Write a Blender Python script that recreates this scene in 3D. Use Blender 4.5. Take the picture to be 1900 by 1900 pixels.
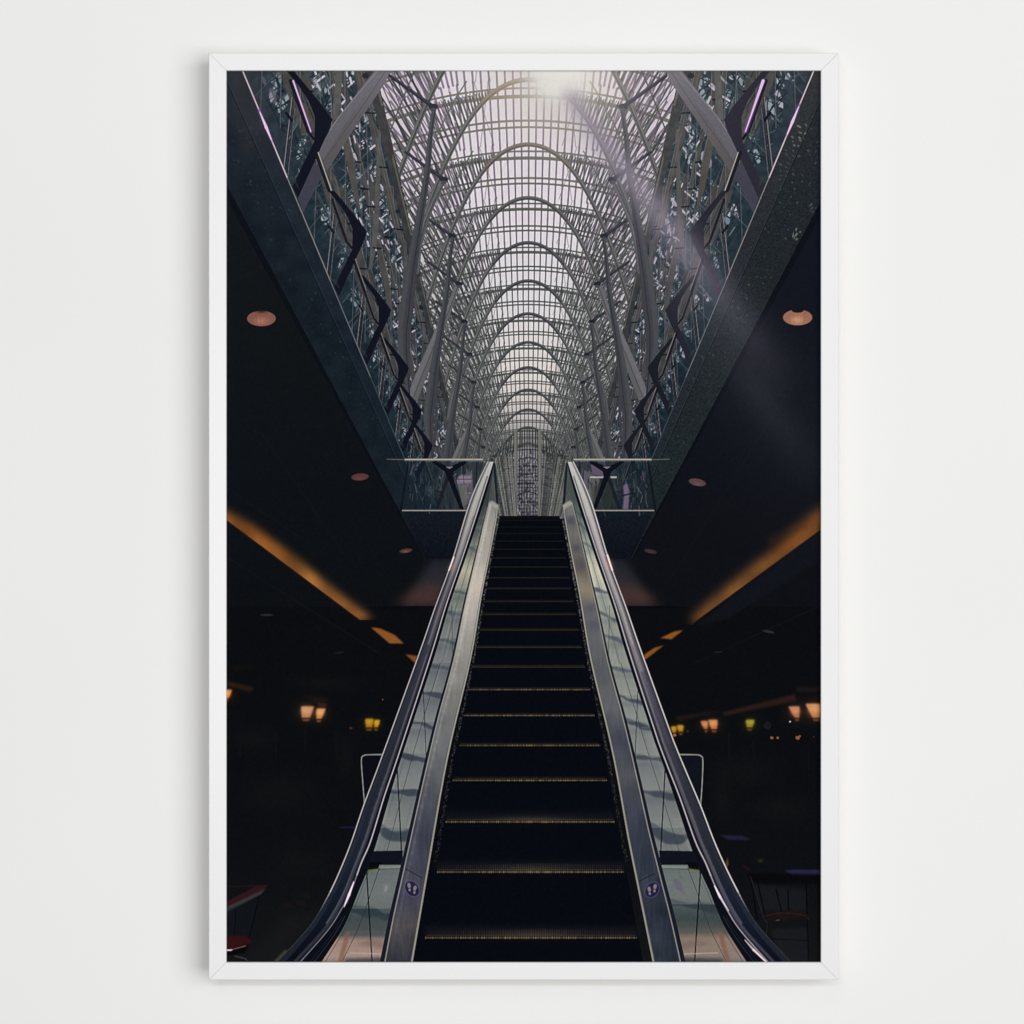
"""A white-framed print hanging on a pale wall.

The print shows an escalator climbing out of a dark hall into a glazed gallery. It is a flat printed
sheet, so it is built as one: the picture is drawn stroke by stroke below and stored on the sheet as
its ink colour (a mesh colour attribute). Wall, moulding, sheet and backing are real geometry, lit by lamps.
"""
import bpy, bmesh, math
import numpy as np


INK_GAIN = 0.97
WORLD = 0.09


def LIGHTS():
    # a broad soft window of light to the right, an added fill straight in front of the wall,
    # a lamp high up that puts the sheen on the upper moulding and a steeper one added to lengthen the shadow below
    area('window_light', (6.9, -9.6, .1), (0, 0, 0), 9.0, 9.0, 1020.0)
    area('front_light', (-.55, -8.0, -.35), (0, 0, 0), 1.0, 1.0, 174.0)
    area('high_lamp', (-.25, -4.6, 1.22), (0, 0, .1), 2.6, .35, 32.0)
    area('added_steep_light', (-.6, -3.6, 2.9), (0, 0, 0), 2.6, 1.4, 12.0)

# ---------------------------------------------------------------- the printed picture
# Painted stroke by stroke into an array (coordinates in picture units), then laid on the
# print sheet as its ink colour (a mesh colour attribute).
X0, Y0, X1, Y1 = 414, 125, 1530, 1793          # the sheet, a little larger than the frame's opening
W, H = X1 - X0, Y1 - Y0
rng = np.random.default_rng(7)
VX, VY = 980.0, 1400.0


def boxblur(m, r):
    for ax in (0, 1):
        for _ in range(2):
            k = max(1, int(round(r)))
            p = np.pad(m, [(k, k) if a == ax else (0, 0) for a in (0, 1)], mode='edge')
            c = np.cumsum(p, axis=ax, dtype=np.float64)
            c = np.insert(c, 0, 0, axis=ax)
            n = m.shape[ax]
            hi = np.take(c, np.arange(2 * k + 1, 2 * k + 1 + n), axis=ax)
            lo = np.take(c, np.arange(0, n), axis=ax)
            m = ((hi - lo) / (2 * k + 1)).astype(np.float32)
    return m


class Canvas:
    def __init__(s, col):
        s.a = np.ones((H, W, 3), np.float32) * np.array(col, np.float32)
        s.clip = None

    def _mix(s, x0, y0, m, col, alpha):
        h, w = m.shape
        m = m * alpha
        if s.clip is not None:
            m = m * s.clip[y0:y0 + h, x0:x0 + w]
        if callable(col):
            yy, xx = np.mgrid[y0:y0 + h, x0:x0 + w].astype(np.float32)
            c = col(xx + X0 + .5, yy + Y0 + .5)
        else:
            c = np.array(col, np.float32)
        t = s.a[y0:y0 + h, x0:x0 + w]
        t += (c - t) * m[..., None]

    def _box(s, xa, ya, xb, yb):
        xa = max(0, int(math.floor(xa - X0))); ya = max(0, int(math.floor(ya - Y0)))
        xb = min(W, int(math.ceil(xb - X0)) + 1); yb = min(H, int(math.ceil(yb - Y0)) + 1)
        if xb <= xa or yb <= ya:
            return None
        return xa, ya, xb, yb

    def mask(s, pts, blur=0.0):
        P = np.array(pts, np.float64)
        g = blur * 2.5 + 1
        b = s._box(P[:, 0].min() - g, P[:, 1].min() - g, P[:, 0].max() + g, P[:, 1].max() + g)
        if b is None:
            return None
        xa, ya, xb, yb = b
        w, h = xb - xa, yb - ya
        acc = np.zeros((h, w), np.float32)
        SS = 4
        xs = np.arange(w, dtype=np.float64) + X0 + xa
        for k in range(SS):
            yy = np.arange(h) + Y0 + ya + (k + .5) / SS
            # signed horizontal coverage, exact in x
            cov = np.zeros((h, w), np.float64)
            n = len(P)
            for i in range(n):
                ax_, ay = P[i]; bx, by = P[(i + 1) % n]
                if ay == by:
                    continue
                sg = 1.0 if by > ay else -1.0
                lo, hi = (ay, by) if by > ay else (by, ay)
                rows = np.nonzero((yy >= lo) & (yy < hi))[0]
                if not len(rows):
                    continue
                xc = ax_ + (yy[rows] - ay) * (bx - ax_) / (by - ay)
                cov[rows] += sg * np.clip(xs[None, :] + 1 - xc[:, None], 0, 1)
            acc += np.clip(np.abs(cov), 0, 1).astype(np.float32) / SS
        if blur:
            acc = boxblur(acc, blur)
        return xa, ya, acc

    def poly(s, pts, col, alpha=1.0, blur=0.0):
        r = s.mask(pts, blur)
        if r:
            s._mix(r[0], r[1], r[2], col, alpha)

    def line(s, p0, p1, w, col, alpha=1.0, w1=None, soft=0.0):
        w1 = w if w1 is None else w1
        g = max(w, w1) / 2 + 1.5 + soft
        b = s._box(min(p0[0], p1[0]) - g, min(p0[1], p1[1]) - g, max(p0[0], p1[0]) + g, max(p0[1], p1[1]) + g)
        if b is None:
            return
        xa, ya, xb, yb = b
        dx, dy = p1[0] - p0[0], p1[1] - p0[1]
        L2 = dx * dx + dy * dy + 1e-9
        xx = (np.arange(xa, xb, dtype=np.float32) + X0 + .5 - p0[0])[None, :]
        yy = (np.arange(ya, yb, dtype=np.float32) + Y0 + .5 - p0[1])[:, None]
        t = np.clip((xx * dx + yy * dy) / L2, 0, 1)
        d = np.hypot(xx - t * dx, yy - t * dy)
        hw = (w + (w1 - w) * t) / 2
        m = np.clip((hw - d) / (1 + soft) + .5, 0, 1) * np.minimum(1, hw * 2 + .15)
        s._mix(xa, ya, m.astype(np.float32), col, alpha)

    def pline(s, pts, w, col, alpha=1.0, w1=None, soft=0.0):
        n = len(pts) - 1
        w1 = w if w1 is None else w1
        g = max(w, w1) / 2 + 2 + soft
        xs_ = [p[0] for p in pts]; ys_ = [p[1] for p in pts]
        B = s._box(min(xs_) - g, min(ys_) - g, max(xs_) + g, max(ys_) + g)
        if B is None:
            return
        M = np.zeros((B[3] - B[1], B[2] - B[0]), np.float32)
        for i in range(n):
            p0, p1 = pts[i], pts[i + 1]
            wa, wb = w + (w1 - w) * i / n, w + (w1 - w) * (i + 1) / n
            b = s._box(min(p0[0], p1[0]) - g, min(p0[1], p1[1]) - g, max(p0[0], p1[0]) + g, max(p0[1], p1[1]) + g)
            if b is None:
                continue
            xa, ya, xb, yb = b
            dx, dy = p1[0] - p0[0], p1[1] - p0[1]
            L2 = dx * dx + dy * dy + 1e-9
            xx = (np.arange(xa, xb, dtype=np.float32) + X0 + .5 - p0[0])[None, :]
            yy = (np.arange(ya, yb, dtype=np.float32) + Y0 + .5 - p0[1])[:, None]
            t = np.clip((xx * dx + yy * dy) / L2, 0, 1)
            d = np.hypot(xx - t * dx, yy - t * dy)
            hw = (wa + (wb - wa) * t) / 2
            m = np.clip((hw - d) / (1 + soft) + .5, 0, 1) * np.minimum(1, hw * 2 + .15)
            T = M[ya - B[1]:yb - B[1], xa - B[0]:xb - B[0]]
            np.maximum(T, m.astype(np.float32), out=T)
        s._mix(B[0], B[1], M, col, alpha)

    def ell(s, cx, cy, rx, ry, col, alpha=1.0, ang=0.0, soft=None):
        g = max(rx, ry) * 1.1 + 2
        if soft:
            g = max(rx, ry) * 3
        b = s._box(cx - g, cy - g, cx + g, cy + g)
        if b is None:
            return
        xa, ya, xb, yb = b
        yy, xx = np.mgrid[ya:yb, xa:xb].astype(np.float32)
        xx += X0 + .5 - cx; yy += Y0 + .5 - cy
        c, q = math.cos(ang), math.sin(ang)
        u, v = xx * c + yy * q, -xx * q + yy * c
        r = np.hypot(u / rx, v / ry)
        if soft:
            m = np.exp(-(r ** 2) * soft)
        else:
            m = np.clip((1 - r) * min(rx, ry) + .5, 0, 1)
        s._mix(xa, ya, m.astype(np.float32), col, alpha)


def vgrad(stops):
    ys = [a for a, _ in stops]
    cs = np.array([b for _, b in stops], np.float32)

    def f(xx, yy):
        return np.stack([np.interp(yy, ys, cs[:, k]) for k in range(3)], -1).astype(np.float32)
    return f


def smooth(pts, n=6):
    out = []
    P = [pts[0]] + list(pts) + [pts[-1]]
    for i in range(1, len(P) - 2):
        a, b, c, d = [np.array(P[i + k], float) for k in (-1, 0, 1, 2)]
        for k in range(n):
            t = k / n
            out.append(tuple(.5 * (2 * b + (c - a) * t + (2 * a - 5 * b + 4 * c - d) * t * t + (3 * b - a - 3 * c + d) * t ** 3)))
    out.append(tuple(pts[-1]))
    return out


def noise2(cell, seed, stretch=(1, 1)):
    r = np.random.default_rng(seed)
    gh, gw = int(H / cell / stretch[1]) + 3, int(W / cell / stretch[0]) + 3
    g = r.random((gh, gw)).astype(np.float32)
    y = np.linspace(0, gh - 1.001, H); x = np.linspace(0, gw - 1.001, W)
    yi, xi = y.astype(int), x.astype(int)
    fy = (y - yi)[:, None]; fx = (x - xi)[None, :]
    fy = fy * fy * (3 - 2 * fy); fx = fx * fx * (3 - 2 * fx)
    a = g[yi][:, xi]; b = g[yi][:, xi + 1]; c = g[yi + 1][:, xi]; d = g[yi + 1][:, xi + 1]
    return ((a * (1 - fx) + b * fx) * (1 - fy) + (c * (1 - fx) + d * fx) * fy).astype(np.float32)


TH = math.atan(442 / 1103.0)
CT, ST = math.cos(TH), math.sin(TH)


def pj(X, Y, Z):
    D = Y * CT + Z * ST
    return (VX + 1103 * X / D, 958 - 1103 * (Z * CT - Y * ST) / D)


def sc(p, k):                      # scale about the vanishing point
    return (VX + (p[0] - VX) * k, VY + (p[1] - VY) * k)


def mir(p, c=VX):
    return (2 * c - p[0], p[1])


def mix(a, b, t):
    return tuple(a[i] + (b[i] - a[i]) * t for i in range(3))


def full_mask(cv, pts, blur=0):
    m = np.zeros((H, W), np.float32)
    r = cv.mask(pts, blur)
    if r:
        m[r[1]:r[1] + r[2].shape[0], r[0]:r[0] + r[2].shape[1]] = r[2]
    return m


def paint_roof(cv):
    cv.clip = full_mask(cv, [(690, 110), (1270, 110), (1104, 850), (1066, 962), (894, 962), (856, 850)])
    cv.poly([(680, 110), (1280, 110), (1280, 962), (680, 962)],
            vgrad([(131, (230, 223, 230)), (400, (226, 220, 226)), (560, (219, 216, 219)), (700, (218, 211, 206)), (770, (194, 188, 186)),
                   (850, (100, 98, 104)), (900, (84, 82, 88)), (960, (82, 78, 86))]))
    # the lower flanks behind the lattice are duller
    for sgn in (-1, 1):
        q = [(690, 110), (790, 110), (905, 560), (938, 850), (920, 962), (850, 962)]
        if sgn > 0:
            q = [mir(p) for p in q]
        cv.poly(q, vgrad([(131, (206, 194, 208)), (350, (212, 204, 212)), (600, (182, 180, 182)), (780, (150, 150, 150)), (900, (84, 86, 90))]), .92, 10)
    p, YB, HH = 1.086, 6.216, 10.0

    def arch(X):
        return HH - (1.0 * X * X + .18 * X ** 4)

    def flat(X):
        return HH + .02 - .117 * X * X
    NB = 13
    for i in range(NB, -3, -1):
        Yi = YB + p * i
        D = Yi * CT + HH * ST
        k = 9.6 / D                      # size factor
        far = min(1, max(0, i / 11.0))
        # bars running along the vault
        nb = 21
        for j in range(-nb, nb + 1):
            Xs = j * .127 + .01
            Xe = Xs - math.copysign(.42 * max(0, abs(Xs) - 1.1), Xs)
            side = min(1, abs(j) / 11.0)
            colb = mix((112, 80, 120), (58, 60, 62), min(1, far * 2.0 + side * .35))
            if j % 4 == 0 and abs(j) < 9:
                colb = mix(colb, (88, 86, 84), .6)
            n = 3
            pts = []
            for q in range(n + 1):
                t = q / n
                XX = Xs + (Xe - Xs) * t
                pts.append(pj(XX, Yi + p * t, flat(XX)))
            cv.pline(pts, (3.5 + side * .6) * k, colb, .95 - .25 * side, (3.1 + side * .6) * k)
        # purlins
        for fr, wd in ((.13, 3.8), (.25, 6.8), (.62, 4.2), (.725, 4.0)):
            Yq = Yi + p * fr
            pts = [pj(X, Yq, flat(X)) for X in np.linspace(-2.6, 2.6, 25)]
            cp = mix((116, 110, 98), (74, 78, 74), min(1, far * 3 + .3))
            cv.pline(pts, wd * k, cp, .95)
            if wd > 6:
                cv.pline([(a, b + 1.0 * k) for a, b in pts], 1.4 * k, mix(cp, (60, 60, 62), .5), .6)
        # crossing braces in the crown of each bay
        for sgn in (-1, 1):
            for a, b in ((.86, .60), (.64, .84)):
                cv.line(pj(sgn * a, Yi, flat(a)), pj(sgn * b, Yi + p, flat(b)), 1.5 * k, (98, 92, 84), .7)
        # flank ribs leaning outward from the arch limb, with the light coming through in slivers
        for sgn in (-1, 1):
            M_ = 58 if i < 5 else 44
            for fam in (0, 1, 2):
                for m in range(M_):
                    f = (m + .33 * fam) / (M_ - 1)
                    s_ = .58 + 2.1 * f
                    if arch(s_) < .3:
                        break
                    q = pj(sgn * s_, Yi, arch(s_))
                    al = math.radians((9, 1, 16)[fam] + 44 * f ** .8 + rng.normal() * 1.2)
                    L = (165, 150, 120)[fam] * k
                    ux, uy = sgn * math.sin(al), -math.cos(al)
                    Yb = Yi + .13 * p
                    for _ in range(3):
                        xf = (q[0] + ux * L - VX) / 1103 * (Yb * CT + HH * ST)
                        yf = pj(xf, Yb, flat(xf))[1]
                        L = min(L, max(0, (q[1] - yf) / -uy))
                    if L < 2 * k:
                        continue
                    e = (q[0] + ux * L, q[1] + uy * L)
                    j = rng.random()
                    c = mix((40, 44, 46), (98, 102, 98), j ** 1.2)
                    if i < 4 and j > .8:
                        c = mix(c, (104, 78, 112), .6)
                    wv = (3.5, 2.3, 1.9)[fam] * k
                    cv.line(q, e, wv, c, .94, wv * .75)
                    if fam == 0:
                        cv.line((q[0] + 1.1 * k, q[1]), (e[0] + 1.1 * k, e[1]), 1.0 * k, mix(c, (150, 152, 146), .55), .6)
            for fr in (.45,):
                Yc = Yi - p * fr
                pts = [pj(sgn * X, Yc, arch(X) + .25 * fr) for X in np.linspace(.86 + .1 * fr, 2.3, 16)]
                cv.pline(pts, 2.6 * k, mix((56, 60, 60), (86, 90, 84), rng.random()), .92)
            for m in range(14):
                s_ = .75 + rng.random() * (.5 + rng.random() * 1.1)
                q = pj(sgn * (s_ + rng.random() * .3), Yi - p * rng.random(), arch(s_) + rng.random() * .4)
                L = (3 + 7 * rng.random()) * k
                al = math.radians(25 + 25 * rng.random())
                cv.line(q, (q[0] - sgn * L * math.sin(al), q[1] + L * math.cos(al)), (1.2 + 1.0 * rng.random()) * k,
                        mix((228, 218, 228), (176, 176, 172), far * .6 + .3 * rng.random()), .85 - .25 * far)
        # the arch itself
        ct = mix((112, 98, 84), (66, 68, 74), min(1, max(0, i - .5) / 2))
        cf = mix((92, 92, 92), (90, 94, 92), far)
        for X_a, X_b, wd, c in ((-2.3, -.55, 8.4, cf), (.55, 2.3, 8.4, cf), (-.72, .72, 8.8, ct)):
            pts = [pj(X, Yi, arch(X)) for X in np.linspace(X_a, X_b, 30)]
            cv.pline(pts, wd * k, c, 1)
            o = wd * k * .3
            cv.pline([(x_, y_ - o) for x_, y_ in pts], wd * k * .3, mix(c, (128, 128, 122), .5), .7)
            cv.pline([(x_, y_ + o) for x_, y_ in pts], wd * k * .35, mix(c, (36, 38, 46), .7), .75)
    # far end wall under the last arch
    endm = [pj(X, YB + p * 11.2, arch(X)) for X in np.linspace(-1.75, 1.75, 40)]
    cv.poly(endm + [(1060, 962), (900, 962)], vgrad([(790, (158, 156, 160)), (850, (124, 122, 128)), (960, (106, 102, 112))]), .85)
    for x in np.arange(912, 1052, 5.1):
        x = x + .6 * math.sin(x)
        top = 797 + (abs(x - VX) / 30.0) ** 2 * 10
        dx = (x - VX) * .25
        cv.line((x - dx * .25, top), (x + dx * .1, 958 if abs(x - VX) < 24 else 846), 2.1, (40, 44, 44), .85)
    for y in (806, 824, 852, 861, 897, 905, 935):
        cv.line((905, y), (1055, y), 1.5, (78, 80, 78), .8)
    for yy, rr in ((836, 46), (851, 24), (866, 52), (882, 26), (898, 50), (915, 24), (934, 44)):
        pts = [(VX + rr * math.cos(a), yy + 14 - 16 * math.sin(a)) for a in np.linspace(0, math.pi, 16)]
        cv.pline(pts, 2.2, (38, 40, 44), .9)
    for y in np.arange(866, 958, 6.5):
        cv.line((961, y), (998, y - 1), 1.5, (34, 36, 44), .8)
    for _ in range(260):
        x = 900 + 160 * rng.random(); y = 850 + 108 * rng.random()
        cv.line((x, y), (x + (x - VX) * .03, y + 3 + 5 * rng.random()), 1.3, ((150, 146, 150), (60, 58, 72), (112, 116, 100))[int(rng.random() * 3)], .55)
    for y in np.arange(846, 958, 4.6):
        for xa_, xb_ in ((903, 955), (1005, 1057)):
            cv.line((xa_, y), (xb_, y + 1), 1.5, (44, 46, 50), .5)
    for _ in range(170):
        x = 903 + 154 * rng.random(); y = 835 + 120 * rng.random()
        cv.ell(x, y, .9, 1.7, (176, 172, 176), .6)
        cv.ell(904 + 152 * rng.random(), 835 + 120 * rng.random(), 1.6, 2.4, (36, 38, 42), .6)
    for x, w in ((957, 6), (1002, 6)):
        cv.line((x, 800), (x, 958), w, (112, 114, 106), .95)
        cv.line((x + 2, 800), (x + 2, 958), 1.2, (70, 72, 70), .8)
    # splayed ribs either side of the end wall
    for sgn in (-1, 1):
        for m in range(30):
            x = 950 - m * 2.4
            a = (x, 838 + m * 1.0); b = (x + 9 + m * .75, 957)
            if sgn > 0:
                a, b = mir(a), mir(b)
            cv.line(a, b, 1.7, mix((38, 42, 42), (130, 130, 122), rng.random() ** 1.3), .8)
    cv.clip = None


def node_ys():
    return [25, 198, 333, 438, 527, 597, 658, 710, 756, 797, 830]


def paint_side(cv, sgn):
    """Everything between the gallery glass and the vault on one side."""
    F = (lambda p: mir(p)) if sgn > 0 else (lambda p: p)
    pl = lambda pts, *a, **k: cv.poly([F(p) for p in pts], *a, **k)
    zone = [(430, 110), (696, 110), (706, 167), (857, 850), (880, 948), (747, 948), (430, 150)]
    cv.clip = full_mask(cv, [F(p) for p in zone])
    pl(zone, vgrad([(131, (46, 54, 62)), (400, (32, 46, 54)), (850, (24, 36, 44))]))
    # confusion of glass and trees seen through the flank
    for _ in range(620):
        u = rng.random()
        k = 1 / (1 + 1.25 * rng.random() ** .9)
        y0 = 131 + rng.random() * 560
        y = 131 + (850 - 131) * rng.random()
        xa = 450 + (VX - 450) * (y - 131) / 1269 + 20
        xb = 703 + 277 * (y - 167) / 1233
        x = xa + (xb - xa) * rng.random()
        k = (1400 - y) / 1269
        L = (5 + 22 * rng.random()) * k
        an = math.radians(rng.choice([-62, -50, 75, 62, 20, -20]) + rng.normal() * 9)
        c = [(26, 66, 66), (20, 26, 40), (74, 90, 92), (60, 58, 70), (96, 80, 110), (120, 128, 126)][int(rng.random() * 6)]
        cv.line(F((x, y)), F((x + L * math.cos(an), y + L * math.sin(an))), (1 + 2.6 * rng.random()) * k, c, .7)
    # bright patches of sky in bays, crossed by dark members
    SL = [1.25, 1.0, .823, .70, .609, .542, .487]
    patches = [(530, 190, 12, 34), (512, 178, 8, 30), (580, 150, 16, 20), (600, 170, 12, 24), (628, 168, 9, 26), (650, 150, 12, 26),
               (618, 195, 12, 14), (630, 208, 14, 8), (556, 290, 8, 22), (565, 260, 9, 12), (600, 140, 18, 9), (652, 300, 13, 28),
               (655, 330, 12, 16), (690, 270, 9, 16), (640, 345, 8, 14), (660, 365, 10, 14), (683, 262, 8, 12), (690, 300, 6, 30),
               (600, 390, 10, 14), (608, 398, 8, 16), (720, 395, 9, 22), (708, 350, 6, 14), (738, 470, 6, 22), (700, 430, 7, 12), (672, 350, 10, 10), (690, 210, 10, 22), (700, 330, 8, 18), (718, 350, 8, 22), (722, 420, 8, 24), (660, 205, 12, 18), (640, 250, 10, 20), (668, 270, 10, 18), (686, 350, 8, 20), (702, 400, 8, 20)]
    for si in range(len(SL) - 1, -1, -1):
        k = SL[si]
        for (x, y, w, h) in patches:
            q = sc((x + rng.normal() * 4, y + rng.normal() * 5), k)
            ww, hh = w * k * .8, h * k * .62
            n = 9
            ww, hh = ww * .92, hh * .95
            quad = [(q[0] + ww * math.cos(a_) * (.75 + .4 * rng.random()) - hh * .3 * math.sin(a_), q[1] + hh * math.sin(a_) * (.8 + .4 * rng.random())) for a_ in np.linspace(0, 2 * math.pi, n, endpoint=False)]
            pl([(a - 1.5, b - .8) for a, b in quad], (88, 64, 102), .4)
            pl(quad, mix((200, 196, 208), (122, 144, 150), rng.random()), .92 - .03 * si)
            for d_, cnt in ((-.5, 2), (.9, 3), (1.5, 1)):
                d_ += rng.normal() * .15
                for c_ in range(cnt):
                    o = (rng.random() - .5) * 2
                    px, py = q[0] + o * ww * .8, q[1] + o * hh * .8
                    L = max(ww, hh) * 1.2
                    bow = rng.normal() * 3 * k
                    P = smooth([(px - L * math.cos(d_), py - L * math.sin(d_)), (px + bow, py - bow), (px + L * math.cos(d_), py + L * math.sin(d_))], 3)
                    cv.pline([F(z) for z in P], (1.5 + 2.0 * rng.random()) * k, mix((18, 34, 40), (54, 66, 72), rng.random()), .92)
        # dark comb of ribs in front of the glass
        for m in range(46):
            x = 590 + 130 * rng.random(); y = 150 + 330 * rng.random()
            a = sc((x, y), k); L = (14 + 26 * rng.random()) * k
            an = math.radians(-38 + rng.normal() * 12 if m % 3 else 70 + rng.normal() * 14)
            cv.line(F(a), F((a[0] + L * math.cos(an), a[1] + L * math.sin(an))), (1.6 + 2.2 * rng.random()) * k, mix((14, 26, 34), (46, 62, 66), rng.random()), .9)
        for m in range(7):
            x = 575 + 120 * rng.random(); y = 150 + 300 * rng.random()
            a = sc((x, y), k); L = 48 * k
            an = math.radians(90 + rng.choice([-24, 20, 36]) + rng.normal() * 3)
            dx_, dy_ = L * math.cos(an), L * math.sin(an)
            cc = mix((30, 46, 50), (74, 82, 84), rng.random())
            cv.line(F((a[0] - dx_, a[1] - dy_)), F((a[0] + dx_, a[1] + dy_)), 4.0 * k, cc, .95)
            cv.line(F((a[0] - dx_ + 1.4 * k, a[1] - dy_)), F((a[0] + dx_ + 1.4 * k, a[1] + dy_)), 1.0 * k, mix(cc, (150, 150, 152), .5), .7)
        for m in range(3):
            x = 560 + 130 * rng.random(); y = 170 + 280 * rng.random()
            pl([sc((x, y), k), sc((x + 16, y - 10), k), sc((x + 22, y + 52), k), sc((x + 8, y + 60), k)], (86, 100, 110), .22)
        for m in range(16):
            x = 560 + 150 * rng.random(); y = 180 + 300 * rng.random()
            a = sc((x, y), k)
            cv.ell(*F(a), (.8 + 1.6 * rng.random()) * k, (1 + 2.6 * rng.random()) * k, mix((205, 198, 210), (120, 140, 140), rng.random()), .7, .4)
    # flat tan beams, repeated bay by bay, far ones first
    tan = (76, 73, 70)
    for si in range(len(SL) - 1, -1, -1):
        k = SL[si]
        S = lambda pts: [sc(p, k) for p in pts]
        dim = .12 * si
        tc = mix(tan, (38, 42, 50), dim)
        beams = [
            [(616, 90), (632, 90), (650, 200), (678, 330), (722, 520), (732, 600), (718, 560), (686, 400), (654, 257), (628, 165)],
            [(556, 110), (570, 131), (588, 190), (612, 290), (640, 400), (676, 520), (682, 560), (638, 430), (604, 320), (572, 230), (548, 140)],
            [(500, 60), (512, 60), (545, 160), (570, 250), (560, 250), (525, 150)],
            [(664, 120), (676, 120), (688, 180), (704, 260), (742, 430), (730, 420), (694, 280)],
        ]
        for b in beams:
            pl(S(b), tc)
            cv.pline([F(p) for p in S(b[2:5])], 1.2 * k + .3, mix(tc, (130, 128, 126), .55), .8)
        # ordered glazing bars, two families crossing
        for an0, cnt, c0 in ((64, 26, (24, 40, 46)), (-47, 22, (58, 72, 76))):
            for m in range(cnt):
                v = m / cnt
                a = sc((560 + 150 * v + rng.normal() * 4, 150 + 300 * ((v * 3.7) % 1)), k)
                L = (26 + 16 * rng.random()) * k; an = math.radians(an0 + rng.normal() * 2.5)
                dx_, dy_ = L * math.cos(an), L * math.sin(an)
                cv.line(F((a[0] - dx_, a[1] - dy_)), F((a[0] + dx_, a[1] + dy_)), (1.6 + 1.2 * rng.random()) * k, mix(c0, (92, 98, 100), .35 * rng.random()), .9)
        # daylight slits between the beams
        for m in range(40):
            v = rng.random(); y = 150 + 300 * v
            x = 604 + 92 * (v * .75) + 60 * rng.random()
            a = sc((x, y), k); L = (5 + 9 * rng.random()) * k; w_ = (1.8 + 2.0 * rng.random()) * k
            an = math.radians(rng.choice([-42, 62, 74]) + rng.normal() * 8)
            e_ = (a[0] + L * math.cos(an), a[1] + L * math.sin(an))
            cv.line(F((a[0] - 1, a[1])), F((e_[0] - 1, e_[1])), w_ + 1.5, (70, 50, 84), .35)
            cv.line(F(a), F(e_), w_, mix((216, 208, 220), (146, 158, 160), rng.random() ** 1.5), .88)
        # thin diagonal limb and cables
        pl(S([(701, 240), (707, 240), (706, 330), (702, 430), (690, 500), (684, 500), (694, 400)]), mix((86, 86, 84), (34, 38, 48), dim))
        for xx in (594, 617, 640, 664, 676):
            cv.line(F(sc((xx, 120), k)), F(sc((xx - 4 + (xx - 620) * .3, 470), k)), 1.2 * k + .2, (120, 118, 124), .55)
            cv.line(F(sc((xx + 1.6, 120), k)), F(sc((xx - 2.4 + (xx - 620) * .3, 470), k)), 1.0, (24, 24, 40), .6)
        for (xx, yy) in ((630, 184), (662, 300), (687, 209), (676, 350), (688, 383), (712, 310), (700, 460), (720, 440), (653, 415), (736, 285), (672, 498), (740, 425)):
            a = sc((xx, yy), k)
            cv.line(F((a[0] - 7 * k, a[1])), F((a[0] + 7 * k, a[1] + 1)), 3.2 * k, (18, 20, 28), .9)
        # outer boundary beam of the vault with its lit edge
        pl(S([(693, 180), (703, 167), (726, 255), (766, 435), (780, 500), (776, 540), (752, 440), (712, 268)]), mix((56, 56, 58), (40, 44, 48), dim))
        pl(S([(699, 174), (703, 167), (726, 255), (766, 435), (762, 438), (720, 262)]), mix((92, 90, 84), (54, 58, 60), dim))
        cv.line(F(sc((684, 190), k)), F(sc((738, 440), k)), 1.3 * k, (100, 100, 98), .6)
        for q_ in (.15, .5, .85):
            z = sc((694 + 52 * q_, 180 + 250 * q_), k)
            cv.ell(*F(z), 5 * k, 4 * k, (30, 32, 36), .85)
        cv.line(F(sc((703, 167), k)), F(sc((765, 433), k)), 2.0 * k, (22, 22, 30), 1)
        cv.line(F(sc((705, 167), k)), F(sc((767, 433), k)), 1.3 * k + .2, (168, 160, 148), .85)
    cv.clip = None


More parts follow.
